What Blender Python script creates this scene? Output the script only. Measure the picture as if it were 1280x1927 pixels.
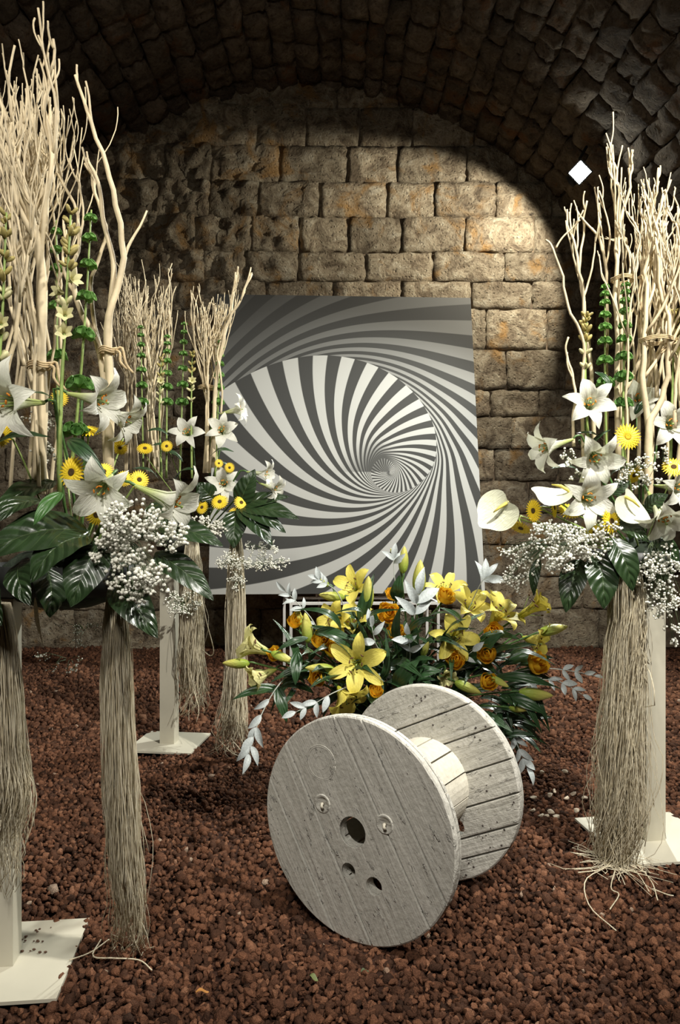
import bpy, bmesh, math, random
import numpy as np
from mathutils import Vector, Matrix, Quaternion, noise

for _o in list(bpy.data.objects):
    bpy.data.objects.remove(_o, do_unlink=True)
SC = bpy.context.scene
COL = SC.collection
PI = math.pi
V = Vector

# ------------------------------------------------------------------ camera
FPX, EYE, HOR = 1450.0, 1.4, 950.0          # focal length in pixels, eye height, horizon row of the 1280x1927 frame
cam_d = bpy.data.cameras.new('camera')
cam = bpy.data.objects.new('camera', cam_d)
COL.objects.link(cam)
cam.location = (0, 0, EYE)
cam.rotation_euler = (PI / 2, 0, 0)
cam_d.sensor_fit = 'VERTICAL'
cam_d.sensor_height = 36.0
cam_d.lens = FPX / 1927.0 * 36.0
cam_d.shift_y = -(1927 / 2 - HOR) / 1927.0
cam_d.clip_start = 0.05
cam_d.clip_end = 60
SC.camera = cam

# ------------------------------------------------------------------ world, lamps, exposure
W = bpy.data.worlds.new('cellar_air')
SC.world = W
W.use_nodes = True
W.node_tree.nodes['Background'].inputs[0].default_value = (0.9, 0.85, 0.75, 1)
W.node_tree.nodes['Background'].inputs[1].default_value = 0.0
SC.view_settings.view_transform = 'Standard'
SC.view_settings.look = 'None'
SC.view_settings.gamma = 1.0
SC.view_settings.use_curve_mapping = False
SC.view_settings.exposure = 0.35
SC.cycles.max_bounces = 6
SC.cycles.diffuse_bounces = 3
SC.cycles.glossy_bounces = 2
SC.cycles.transmission_bounces = 2
SC.cycles.caustics_reflective = False
SC.cycles.caustics_refractive = False

def spot(name, loc, aim, watts, col, angle, blend, size):
    d = bpy.data.lights.new(name, 'SPOT')
    d.energy = watts
    d.color = col
    d.spot_size = math.radians(angle)
    d.spot_blend = blend
    d.shadow_soft_size = size
    o = bpy.data.objects.new(name, d)
    COL.objects.link(o)
    o.location = loc
    o.rotation_euler = (V(aim) - V(loc)).to_track_quat('-Z', 'Y').to_euler()
    return o

LAMP = V((2.00, 6.42, 4.17))                     # the twin floodlight on the vault
spot('hall_spot_key', (1.95, 1.15, 4.4), (-0.1, 5.0, 0.5), 980, (1.0, 0.965, 0.88), 80, 0.75, 0.07)
spot('added_front_fill', (-0.9, -0.8, 4.3), (-0.15, 3.5, 0.9), 360, (1.0, 0.96, 0.88), 54, 0.8, 0.15)  # added fill spot from behind the lens, stands for no known fixture
_pl = bpy.data.lights.new('added_ambient_fill', 'POINT'); _pl.energy = 110; _pl.color = (1.0, 0.94, 0.84); _pl.shadow_soft_size = 0.25  # added point light that lifts the vault and end wall, no real bulb
_po = bpy.data.objects.new('added_ambient_fill', _pl); COL.objects.link(_po); _po.location = (-0.3, -0.8, 3.3)
spot('floodlight_wall_beam', LAMP + V((-0.09, 0.07, -0.05)), LAMP + V((-0.09, 0.07, -0.05)) + V((-0.592, 0.733, -0.36)), 200, (1.0, 0.93, 0.77), 101, 0.24, 0.03)
spot('floodlight_room_beam', LAMP + V((-0.10, -0.15, -0.10)), LAMP + V((-0.50, -0.66, -0.72)), 700, (0.97, 1.0, 0.94), 128, 0.5, 0.05)

# ------------------------------------------------------------------ helpers
def at(px, py, D):
    """The point seen at a pixel of the photograph, D metres in front of the lens."""
    return V(((px - 640) / FPX * D, D, EYE - (py - HOR) / FPX * D))

def lerp(a, b, t):
    return a + (b - a) * t

def tag(o, label=None, cat=None, group=None, kind=None):
    if label: o['label'] = label
    if cat: o['category'] = cat
    if group: o['group'] = group
    if kind: o['kind'] = kind
    return o

def thing(name, M, label, cat, group=None):
    o = bpy.data.objects.new(name, None)
    COL.objects.link(o)
    o.empty_display_size = 0.05
    if not isinstance(M, Matrix):
        M = Matrix.Translation(V(M))
    o.matrix_basis = M
    tag(o, label, cat, group)
    return o

def frame(p, zdir, xdir=None, s=1.0):
    """Matrix with local +Z along zdir (and local +X near xdir)."""
    z = V(zdir).normalized()
    x = V(xdir) if xdir is not None else V((1, 0, 0.01)).cross(V((0, 1, 0)))
    if xdir is None:
        x = V((0, 0, 1)) if abs(z.z) < 0.9 else V((1, 0, 0))
    x = (x - z * x.dot(z)).normalized()
    y = z.cross(x)
    M = Matrix((x, y, z)).transposed().to_4x4()
    return Matrix.Translation(V(p)) @ M @ Matrix.Scale(s, 4)

def inst(name, mesh, parent=None, M=None):
    o = bpy.data.objects.new(name, mesh)
    COL.objects.link(o)
    if parent is not None: o.parent = parent
    if M is not None: o.matrix_basis = M
    return o

def smoothpath(pts, n):
    """Catmull-Rom through pts, n samples in all."""
    pts = [V(p) for p in pts]
    if len(pts) == 2:
        return [pts[0].lerp(pts[1], i / (n - 1)) for i in range(n)]
    out = []
    m = len(pts) - 1
    for i in range(n):
        u = i / (n - 1) * m
        k = min(int(u), m - 1)
        t = u - k
        p1, p2 = pts[k], pts[k + 1]
        p0 = pts[k - 1] if k > 0 else p1 * 2 - p2
        p3 = pts[k + 2] if k + 2 <= m else p2 * 2 - p1
        out.append(0.5 * ((2 * p1) + (p2 - p0) * t + (2 * p0 - 5 * p1 + 4 * p2 - p3) * t * t + (3 * p1 - p0 - 3 * p2 + p3) * t ** 3))
    return out

class MB:
    def __init__(s):
        s.v = []; s.f = []; s.mi = []; s.uv = []
    def add(s, verts, faces, mi=0, uv=None):
        b = len(s.v)
        s.v += [tuple(p) for p in verts]
        s.f += [tuple(i + b for i in f) for f in faces]
        s.mi += [mi] * len(faces)
        s.uv += uv if uv else [(0, 0)] * len(verts)
        return s
    def tube(s, pts, rad, n=6, mi=0):
        pts = [V(p) for p in pts]
        if not hasattr(rad, '__len__'): rad = [rad] * len(pts)
        vs, fs = [], []
        t0 = (pts[1] - pts[0]).normalized()
        ref = V((1, 0, 0)) if abs(t0.x) < 0.8 else V((0, 1, 0))
        nrm = (ref - t0 * ref.dot(t0)).normalized()
        for i, p in enumerate(pts):
            a = pts[max(i - 1, 0)]; b = pts[min(i + 1, len(pts) - 1)]
            t = b - a
            t = t.normalized() if t.length > 1e-9 else t0
            nrm = nrm - t * nrm.dot(t)
            nrm = nrm.normalized() if nrm.length > 1e-6 else t.orthogonal().normalized()
            bn = t.cross(nrm)
            for k in range(n):
                a_ = 2 * PI * k / n
                vs.append(p + (nrm * math.cos(a_) + bn * math.sin(a_)) * rad[i])
        for i in range(len(pts) - 1):
            for k in range(n):
                k2 = (k + 1) % n
                fs.append((i * n + k, i * n + k2, (i + 1) * n + k2, (i + 1) * n + k))
        fs.append(tuple(range(n - 1, -1, -1)))
        e = (len(pts) - 1) * n
        fs.append(tuple(range(e, e + n)))
        return s.add(vs, fs, mi)
    def grid(s, fn, nu, nv, mi=0, wrap=False):
        vs = []; uv = []; fs = []
        for i in range(nu + 1):
            for j in range(nv + 1):
                vs.append(fn(i / nu, j / nv)); uv.append((i / nu, j / nv))
        for i in range(nu):
            for j in range(nv):
                a = i * (nv + 1) + j
                fs.append((a, a + nv + 1, a + nv + 2, a + 1))
        return s.add(vs, fs, mi, uv)
    def box(s, c, size, M=None, mi=0):
        c = V(c); vs = []
        for x in (-.5, .5):
            for y in (-.5, .5):
                for z in (-.5, .5):
                    p = V((x * size[0], y * size[1], z * size[2]))
                    if M is not None: p = M @ p
                    vs.append(c + p)
        return s.add(vs, [(0, 1, 3, 2), (4, 6, 7, 5), (0, 4, 5, 1), (2, 3, 7, 6), (0, 2, 6, 4), (1, 5, 7, 3)], mi)
    def ball(s, c, r, nu=6, nv=4, sc=(1, 1, 1), mi=0, M=None):
        c = V(c); vs = []; fs = []
        vs.append(V((0, 0, -1)))
        for i in range(1, nv):
            a = -PI / 2 + PI * i / nv
            for k in range(nu):
                b = 2 * PI * k / nu
                vs.append(V((math.cos(a) * math.cos(b), math.cos(a) * math.sin(b), math.sin(a))))
        vs.append(V((0, 0, 1)))
        e = len(vs) - 1
        for k in range(nu):
            k2 = (k + 1) % nu
            fs.append((0, 1 + k2, 1 + k))
            for i in range(nv - 2):
                a = 1 + i * nu
                fs.append((a + k, a + k2, a + nu + k2, a + nu + k))
            fs.append((1 + (nv - 2) * nu + k, 1 + (nv - 2) * nu + k2, e))
        out = []
        for p in vs:
            q = V((p.x * sc[0], p.y * sc[1], p.z * sc[2])) * r
            if M is not None: q = M @ q
            out.append(c + q)
        return s.add(out, fs, mi)
    def disc(s, c, r, n=16, M=None, h=0.0, mi=0):
        """A short closed cylinder along local Z, from z=0 to z=h."""
        c = V(c); vs = []
        for z in (0, h):
            for k in range(n):
                a = 2 * PI * k / n
                p = V((r * math.cos(a), r * math.sin(a), z))
                if M is not None: p = M @ p
                vs.append(c + p)
        fs = [tuple(range(n - 1, -1, -1)), tuple(range(n, 2 * n))]
        for k in range(n):
            k2 = (k + 1) % n
            fs.append((k, k2, n + k2, n + k))
        return s.add(vs, fs, mi)
    def lathe(s, prof, n=16, c=(0, 0, 0), M=None, mi=0):
        c = V(c); vs = []; fs = []
        for r, z in prof:
            for k in range(n):
                a = 2 * PI * k / n
                p = V((r * math.cos(a), r * math.sin(a), z))
                if M is not None: p = M @ p
                vs.append(c + p)
        for i in range(len(prof) - 1):
            for k in range(n):
                k2 = (k + 1) % n
                fs.append((i * n + k, i * n + k2, (i + 1) * n + k2, (i + 1) * n + k))
        return s.add(vs, fs, mi)
    def mesh(s, name, mats, smooth=True, org=None):
        me = bpy.data.meshes.new(name)
        if org is not None:
            ox, oy, oz = org
            vs = [(x - ox, y - oy, z - oz) for x, y, z in s.v]
        else:
            vs = s.v
        me.from_pydata(vs, [], s.f)
        for m in (mats if isinstance(mats, (list, tuple)) else [mats]):
            me.materials.append(m)
        if any(s.mi):
            me.polygons.foreach_set('material_index', s.mi)
        if smooth:
            me.polygons.foreach_set('use_smooth', [True] * len(s.f))
        if any(u != (0, 0) for u in s.uv):
            uvl = me.uv_layers.new(name='UVMap')
            li = np.empty(len(me.loops), dtype=np.int32)
            me.loops.foreach_get('vertex_index', li)
            uvl.data.foreach_set('uv', np.array(s.uv, dtype=np.float32)[li].ravel())
        me.update()
        return me
    def build(s, name, mats, parent=None, smooth=True, org=None):
        """Link as one object; org puts the object's origin there (mesh written in world space)."""
        if parent is not None and org is None:
            me = s.mesh(name, mats, smooth)
            return inst(name, me, parent)
        me = s.mesh(name, mats, smooth, org)
        o = inst(name, me, parent)
        if org is not None and parent is None:
            o.location = org
        return o

# ------------------------------------------------------------------ node expressions
class X:
    """A value in a node tree; arithmetic on it adds Math nodes."""
    def __init__(s, nt, sock): s.nt = nt; s.k = sock
    def _m(s, op, *a):
        n = s.nt.nodes.new('ShaderNodeMath'); n.operation = op
        for i, q in enumerate((s,) + a):
            if isinstance(q, X): s.nt.links.new(q.k, n.inputs[i])
            else: n.inputs[i].default_value = q
        return X(s.nt, n.outputs[0])
    def __add__(s, o): return s._m('ADD', o)
    def __sub__(s, o): return s._m('SUBTRACT', o)
    def __mul__(s, o): return s._m('MULTIPLY', o)
    def __truediv__(s, o): return s._m('DIVIDE', o)
    __radd__ = __add__; __rmul__ = __mul__
    def __rsub__(s, o): return (s * -1.0) + o
    def gt(s, o): return s._m('GREATER_THAN', o)
    def lt(s, o): return s._m('LESS_THAN', o)
    def f(s, op, *a): return s._m(op, *a)
    def clamp(s):
        return s._m('MAXIMUM', 0.0)._m('MINIMUM', 1.0)
    def smooth(s, a, b):
        n = s.nt.nodes.new('ShaderNodeMapRange'); n.interpolation_type = 'SMOOTHSTEP'
        s.nt.links.new(s.k, n.inputs[0]); n.inputs[1].default_value = a; n.inputs[2].default_value = b
        return X(s.nt, n.outputs[0])

class Mat:
    def __init__(s, name, rough=0.6, spec=0.5):
        s.m = bpy.data.materials.new(name); s.m.use_nodes = True
        s.nt = s.m.node_tree; s.b = s.nt.nodes['Principled BSDF']
        s.b.inputs['Roughness'].default_value = rough
        s.b.inputs['Specular IOR Level'].default_value = spec
    def n(s, t, **kw):
        q = s.nt.nodes.new(t)
        for k, v in kw.items(): setattr(q, k, v)
        return q
    def link(s, a, b): s.nt.links.new(a.k if isinstance(a, X) else a, b)
    def coord(s, which='Object', scale=1.0, loc=(0, 0, 0)):
        t = s.n('ShaderNodeTexCoord'); mp = s.n('ShaderNodeMapping')
        s.link(t.outputs[which], mp.inputs[0])
        sc = scale if hasattr(scale, '__len__') else (scale,) * 3
        mp.inputs['Scale'].default_value = sc
        mp.inputs['Location'].default_value = loc
        return mp.outputs[0]
    def geo_pos(s, scale=1.0):
        g = s.n('ShaderNodeNewGeometry'); mp = s.n('ShaderNodeMapping')
        s.link(g.outputs['Position'], mp.inputs[0])
        sc = scale if hasattr(scale, '__len__') else (scale,) * 3
        mp.inputs['Scale'].default_value = sc
        return mp.outputs[0]
    def noise(s, co, scale, detail=4, rough=0.55, dist=0.0):
        q = s.n('ShaderNodeTexNoise')
        s.link(co, q.inputs['Vector'])
        q.inputs['Scale'].default_value = scale; q.inputs['Detail'].default_value = detail
        q.inputs['Roughness'].default_value = rough; q.inputs['Distortion'].default_value = dist
        return X(s.nt, q.outputs['Fac'])
    def voro(s, co, scale, feature='F1', out='Distance'):
        q = s.n('ShaderNodeTexVoronoi', feature=feature)
        s.link(co, q.inputs['Vector']); q.inputs['Scale'].default_value = scale
        return X(s.nt, q.outputs[out])
    def ramp(s, fac, stops, interp='LINEAR'):
        q = s.n('ShaderNodeValToRGB'); q.color_ramp.interpolation = interp
        s.link(fac, q.inputs[0])
        e = q.color_ramp.elements
        while len(e) < len(stops): e.new(0.5)
        for i, (p, c) in enumerate(stops):
            e[i].position = p
            c = c if hasattr(c, '__len__') else (c, c, c)
            e[i].color = (*c[:3], 1)
        return q.outputs[0]
    def mix(s, fac, a, b, mode='MIX'):
        q = s.n('ShaderNodeMix', data_type='RGBA', blend_type=mode)
        for sock, v in ((q.inputs[0], fac), (q.inputs[6], a), (q.inputs[7], b)):
            if isinstance(v, (X,)) or hasattr(v, 'is_linked'): s.link(v, sock)
            elif hasattr(v, '__len__'): sock.default_value = (*v[:3], 1)
            else: sock.default_value = v
        return q.outputs[2]
    def rnd(s):
        return X(s.nt, s.n('ShaderNodeObjectInfo').outputs['Random'])
    def uv(s):
        t = s.n('ShaderNodeUVMap'); sp = s.n('ShaderNodeSeparateXYZ')
        s.link(t.outputs[0], sp.inputs[0])
        return X(s.nt, sp.outputs[0]), X(s.nt, sp.outputs[1])
    def sep(s, co):
        sp = s.n('ShaderNodeSeparateXYZ'); s.link(co, sp.inputs[0])
        return [X(s.nt, sp.outputs[i]) for i in range(3)]
    def color(s, c):
        i = s.b.inputs['Base Color']
        if hasattr(c, '__len__') and not hasattr(c, 'is_linked'): i.default_value = (*c[:3], 1)
        else: s.link(c, i)
        return s
    def bump(s, h, strength=0.5, dist=0.01):
        q = s.n('ShaderNodeBump'); q.inputs['Strength'].default_value = strength
        q.inputs['Distance'].default_value = dist
        s.link(h, q.inputs['Height']); s.link(q.outputs[0], s.b.inputs['Normal'])
        return s
    def translucent(s, w, col):
        """Thin petals and leaves pass some light."""
        t = s.n('ShaderNodeBsdfTranslucent'); mx = s.n('ShaderNodeMixShader')
        if hasattr(col, '__len__') and not hasattr(col, 'is_linked'): t.inputs[0].default_value = (*col[:3], 1)
        else: s.link(col, t.inputs[0])
        out = s.nt.nodes['Material Output']
        mx.inputs[0].default_value = w
        s.link(s.b.outputs[0], mx.inputs[1]); s.link(t.outputs[0], mx.inputs[2])
        s.link(mx.outputs[0], out.inputs[0])
        return s

def plain(name, c, rough=0.6, var=0.15, scale=20, bump=0.0):
    m = Mat(name, rough)
    co = m.coord('Object')
    nz = m.noise(co, scale, 3)
    a = tuple(x * (1 - var) for x in c); b = tuple(min(1, x * (1 + var)) for x in c)
    m.color(m.ramp(nz, [(0.3, a), (0.7, b)]))
    if bump: m.bump(nz, bump, 0.004)
    return m.m

# ------------------------------------------------------------------ materials of the place
def stone_mat(name, tones, bumpd, soot):
    m = Mat(name, 0.92, 0.15)
    co = m.geo_pos(1.0)
    big = m.noise(co, 1.7, 4, 0.6, 0.4)
    mid = m.noise(co, 6.5, 9, 0.70, 0.8)
    fine = m.noise(co, 48, 6, 0.72)
    pit = m.voro(co, 26)
    c = m.ramp(mid * 0.75 + fine * 0.25, [(0.30, tones[0]), (0.43, tones[1]), (0.54, tones[2]), (0.68, tones[3])])
    orange = m.noise(co, 2.6, 5, 0.6, 1.0).smooth(0.54, 0.70)
    c = m.mix(orange * 0.75, c, tones[4])
    c = m.mix(0.85, c, m.ramp(m.rnd(), [(0, 0.62), (0.5, 0.9), (1, 1.25)]), 'MULTIPLY')
    c = m.mix((m.noise(co, 22, 6, 0.7).smooth(0.56, 0.68)) * soot, c, tones[5])
    m.color(c)
    h = big * 0.5 + mid * 1.0 + fine * 0.42 - pit.smooth(0.35, 0.0) * 0.30
    m.bump(h, 1.0, bumpd)
    return m.m

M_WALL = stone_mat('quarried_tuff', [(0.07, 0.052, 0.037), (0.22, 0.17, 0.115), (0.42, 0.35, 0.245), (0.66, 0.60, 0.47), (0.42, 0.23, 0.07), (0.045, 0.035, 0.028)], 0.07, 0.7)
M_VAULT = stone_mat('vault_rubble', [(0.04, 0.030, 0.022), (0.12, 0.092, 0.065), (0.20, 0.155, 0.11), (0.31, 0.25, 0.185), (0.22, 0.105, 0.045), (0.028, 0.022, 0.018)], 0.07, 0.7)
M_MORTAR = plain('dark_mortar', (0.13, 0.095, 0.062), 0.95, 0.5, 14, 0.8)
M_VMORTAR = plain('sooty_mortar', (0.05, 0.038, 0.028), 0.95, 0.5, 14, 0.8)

# ------------------------------------------------------------------ vault profile
VX, VA, VB, VZ = -0.35, 3.8, 4.54, 1.05
WALL_Y = 7.62
def vault_pt(phi):
    return VX + VA * math.cos(phi), VZ + VB * math.sin(phi)
def project(p):
    return 640 + FPX * p.x / p.y, HOR - FPX * (p.z - EYE) / p.y

rng = random.Random(7)
# shell of the vault: springs from low side walls, runs from behind the lens to the end wall
mb = MB()
prof = [(VX + VA, -0.05)] + [vault_pt(PI * i / 48) for i in range(49)] + [(VX - VA, -0.05)]
mb.grid(lambda u, v: V((prof[int(round(u * 50))][0], lerp(-4.0, WALL_Y + 0.3, v), prof[int(round(u * 50))][1])), 50, 8)
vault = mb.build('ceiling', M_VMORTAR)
tag(vault, 'dark barrel vault of rough rubble stones over the room', kind='structure')

def stone_mesh(name, c, ux, uy, uz, w, h, depth, nu, nv, rough, dome, mat, seed, edge=0.06):
    """A rough-faced stone: a w x h front with a noisy, rounded face proud of the joint, along +uz, and four sides."""
    m = MB()
    off = V((seed * 1.37, seed * 0.71, seed * 2.13))
    top = []
    sx = [rng.uniform(-1, 1) * edge for _ in range(4)]
    for i in range(nu + 1):
        for j in range(nv + 1):
            u, v = i / nu * 2 - 1, j / nv * 2 - 1
            sq = (1 - 0.03 * (v ** 4)), (1 - 0.03 * (u ** 4))
            pu, pv = u * sq[0], v * sq[1]
            pu += sx[0] * v * 0.5; pv += sx[1] * u * 0.5
            nn = noise.noise(off + V((u * w * 4, v * h * 4, 0)))
            n2 = noise.noise(off + V((u * w * 11, v * h * 11, 3)))
            fall = (1 - abs(u) ** 9) * (1 - abs(v) ** 9)
            z = dome * fall + (nn * rough + n2 * rough * 0.6) * (0.35 + 0.65 * fall) + max(0, rough - 0.035) * 0.9
            wob = 0.02 * noise.noise(off + V((u * 3, v * 3, 9)))
            top.append(c + ux * (pu * w / 2 + wob) + uy * (pv * h / 2 + wob) + uz * z)
    vs = list(top); fs = []
    for i in range(nu):
        for j in range(nv):
            a = i * (nv + 1) + j
            fs.append((a, a + nv + 1, a + nv + 2, a + 1))
    ring = [i * (nv + 1) for i in range(nu + 1)] + [nu * (nv + 1) + j for j in range(1, nv + 1)] \
        + [i * (nv + 1) + nv for i in range(nu - 1, -1, -1)] + [j for j in range(nv - 1, 0, -1)]
    b = len(vs)
    for k in ring: vs.append(top[k] - uz * (depth + (top[k] - c).dot(uz)))
    L = len(ring)
    for k in range(L):
        k2 = (k + 1) % L
        fs.append((ring[k2], ring[k], b + k, b + k2))
    m.add(vs, fs)
    return m

# stones of the vault: strips along its length
cand = []
NPHI = 4000
arc = [0.0]
pp = [vault_pt(PI * i / NPHI) for i in range(NPHI + 1)]
for i in range(NPHI):
    arc.append(arc[-1] + math.hypot(pp[i + 1][0] - pp[i][0], pp[i + 1][1] - pp[i][1]))
s_ = 0.0
while s_ < arc[-1] - 0.1:
    wd = rng.uniform(0.17, 0.25)
    mid = s_ + wd / 2
    i = min(range(0, NPHI, 1), key=lambda k: abs(arc[k] - mid)) if False else int(np.searchsorted(arc, mid))
    phi = PI * i / NPHI
    x, z = vault_pt(phi)
    tx = V((-VA * math.sin(phi), 0, VB * math.cos(phi))).normalized()
    nrm = V((-tx.z, 0, tx.x)); 
    if nrm.dot(V((VX - x, 0, VZ - z))) < 0: nrm = -nrm
    y = WALL_Y + rng.uniform(0, 0.3)
    while y > 2.6:
        ln = rng.uniform(0.26, 0.52)
        c = V((x, y - ln / 2, z))
        p = project(c)
        if -260 < p[0] < 1540 and -260 < p[1] < 1000 and z > 1.5:
            cand.append((ln * wd / c.y ** 2 * (1.0 if -30 < p[0] < 1310 and -60 < p[1] < 700 else 0.2), c, tx, nrm, wd, ln))
        y -= ln
    s_ += wd
cand.sort(key=lambda q: -q[0])
rest = MB()
for k, (sz, c, tx, nrm, wd, ln) in enumerate(cand):
    hgt = rng.uniform(0.025, 0.075)
    a = rng.uniform(-0.09, 0.09)
    ux = (tx * math.cos(a) + V((0, 1, 0)) * math.sin(a)); uy = nrm.cross(ux)
    if k < 300:
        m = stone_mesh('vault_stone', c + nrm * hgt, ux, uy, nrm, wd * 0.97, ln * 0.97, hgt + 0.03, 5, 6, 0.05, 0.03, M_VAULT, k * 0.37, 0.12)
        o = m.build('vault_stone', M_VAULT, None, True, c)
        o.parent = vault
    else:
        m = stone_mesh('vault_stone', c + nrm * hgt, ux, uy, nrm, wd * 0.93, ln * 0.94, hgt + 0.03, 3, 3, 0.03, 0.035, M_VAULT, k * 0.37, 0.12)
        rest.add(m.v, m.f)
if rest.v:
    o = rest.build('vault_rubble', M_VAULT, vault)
    tag(o, kind='stuff')

# end wall: mortar bed and coursed stones
mb = MB()
mb.box((VX, WALL_Y + 0.15, 2.8), (8.4, 0.26, 5.8))
wall = tag(mb.build('wall_back', M_MORTAR, smooth=False), 'end wall of coursed pale stone blocks under the arch', kind='structure')
rows = [80, 142, 205, 277, 345, 410, 476, 531, 583, 660, 734, 785, 845, 905, 965, 1025, 1085, 1145, 1222]
seams = {277: [747, 878, 974, 1070], 345: [600, 728, 818, 933, 1037], 410: [655, 755, 875, 1004], 476: [560, 687, 815, 949, 1029],
         531: [500, 627, 755, 887, 1001, 1095], 583: [914, 1029, 1120], 660: [952, 1062], 734: [922, 1013, 1090], 785: [962, 1080], 845: [930, 1050]}
k = 0
for a, b in zip(rows[:-1], rows[1:]):
    zt, zb = EYE + (HOR - a) / FPX * WALL_Y, EYE + (HOR - b) / FPX * WALL_Y
    xs = sorted(seams.get(a, []))
    if not xs: xs = [640 + rng.uniform(-40, 40)]
    while xs[-1] < 1420: xs.append(xs[-1] + rng.uniform(80, 135))
    while xs[0] > -150: xs.insert(0, xs[0] - rng.uniform(72, 130))
    for x0, x1 in zip(xs[:-1], xs[1:]):
        X0, X1 = (x0 - 640) / FPX * WALL_Y, (x1 - 640) / FPX * WALL_Y
        cx, cz = (X0 + X1) / 2, (zt + zb) / 2
        q = ((cx - VX) / VA) ** 2 + (max(cz - 0.3 - VZ, 0) / VB) ** 2
        if q > 1.0: continue
        # the old left half of the wall is far more weathered than the right
        worn = min(max((620 - (x0 + x1) / 2) / 300, 0), 1) * (1 if a < 560 else 0.5)
        c = V((cx, WALL_Y - 0.02 - rng.uniform(0, 0.025), cz))
        m = stone_mesh('stone', c, V((1, 0, 0)), V((0, 0, 1)), V((0, -1, 0)), (X1 - X0) - lerp(0.012, -0.03, worn), (zt - zb) - lerp(0.010, -0.03, worn), 0.10, 12, 8,
                       lerp(0.030, 0.095, worn), lerp(0.012, 0.02, worn), M_WALL, k * 0.53 + 11, lerp(0.03, 0.13, worn))
        o = m.build('stone', M_WALL, None, True, c)
        o.parent = wall
        k += 1
mb = MB(); mb.box((VX, -4.0, 2.8), (8.4, 0.2, 5.8))
tag(mb.build('wall_front', M_VMORTAR, smooth=False), 'dark wall behind the viewer', kind='structure')

# ------------------------------------------------------------------ floor and volcanic gravel
m = Mat('gravel_bed', 0.95, 0.1)
co = m.geo_pos()
m.color(m.ramp(m.noise(co, 40, 5), [(0.3, (0.018, 0.010, 0.008)), (0.7, (0.06, 0.028, 0.018))]))
m.bump(m.voro(co, 30), 0.8, 0.02)
mb = MB()
mb.box((VX, 1.8, -0.06), (8.2, 12.0, 0.1))
floor = tag(mb.build('floor', m.m, smooth=False), 'cellar floor covered with crushed red volcanic gravel', kind='structure')

def gravel_mat():
    m = Mat('red_tezontle', 0.93, 0.12)
    at_ = m.n('ShaderNodeAttribute'); at_.attribute_name = 'tint'
    t = X(m.nt, at_.outputs['Fac'])
    co = m.geo_pos()
    c = m.ramp(t, [(0.0, (0.034, 0.018, 0.012)), (0.35, (0.090, 0.041, 0.024)), (0.7, (0.175, 0.078, 0.043)), (0.93, (0.26, 0.128, 0.074)), (1.0, (0.36, 0.26, 0.19))])
    fine = m.noise(co, 170, 4, 0.7)
    c = m.mix(1.0, c, m.ramp(fine, [(0.3, 0.55), (0.7, 1.3)]), 'MULTIPLY')
    m.color(c)
    m.bump(fine + m.voro(co, 260) * 0.6, 0.9, 0.004)
    return m.m
M_GRAVEL = gravel_mat()

def ico(sub):
    bm = bmesh.new()
    bmesh.ops.create_icosphere(bm, subdivisions=sub, radius=1.0)
    bm.verts.ensure_lookup_table()
    v = np.array([q.co[:] for q in bm.verts]); f = np.array([[q.index for q in p.verts] for p in bm.faces])
    bm.free()
    return v, f
nr = np.random.default_rng(5)
def pebble_shapes(sub, n):
    v, f = ico(sub)
    out = []
    for k in range(n):
        w = v.copy()
        for _ in range(7):                       # chipped faces
            d = nr.normal(size=3); d /= np.linalg.norm(d)
            h = nr.uniform(0.32, 0.7)
            s = w @ d
            w = w - np.clip(s - h, 0, None)[:, None] * d
        w *= nr.uniform(0.88, 1.12, size=(len(w), 1)) * 1.22
        out.append(w * np.array([1, nr.uniform(0.7, 0.95), nr.uniform(0.6, 0.8)]))
    return out, f
def rotmats(n):
    q = nr.normal(size=(n, 4)); q /= np.linalg.norm(q, axis=1)[:, None]
    w, x, y, z = q.T
    return np.stack([np.stack([1 - 2 * (y * y + z * z), 2 * (x * y - w * z), 2 * (x * z + w * y)], -1),
                     np.stack([2 * (x * y + w * z), 1 - 2 * (x * x + z * z), 2 * (y * z - w * x)], -1),
                     np.stack([2 * (x * z - w * y), 2 * (y * z + w * x), 1 - 2 * (x * x + y * y)], -1)], 1)
def gravel_pos(y0, y1, sp):
    ys = np.arange(y0, y1, sp)
    P = []
    for y in ys:
        hw = 0.46 * y + 0.55
        xs = np.arange(-hw, hw, sp)
        P.append(np.stack([xs + nr.uniform(-.5, .5, len(xs)) * sp, y + nr.uniform(-.5, .5, len(xs)) * sp], -1))
    return np.concatenate(P)
PLATES = [(-1.02, 2.33, 6, 0.42), (-0.99, 4.47, -7, 0.38), (1.285, 3.19, 8.5, 0.45)]
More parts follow.
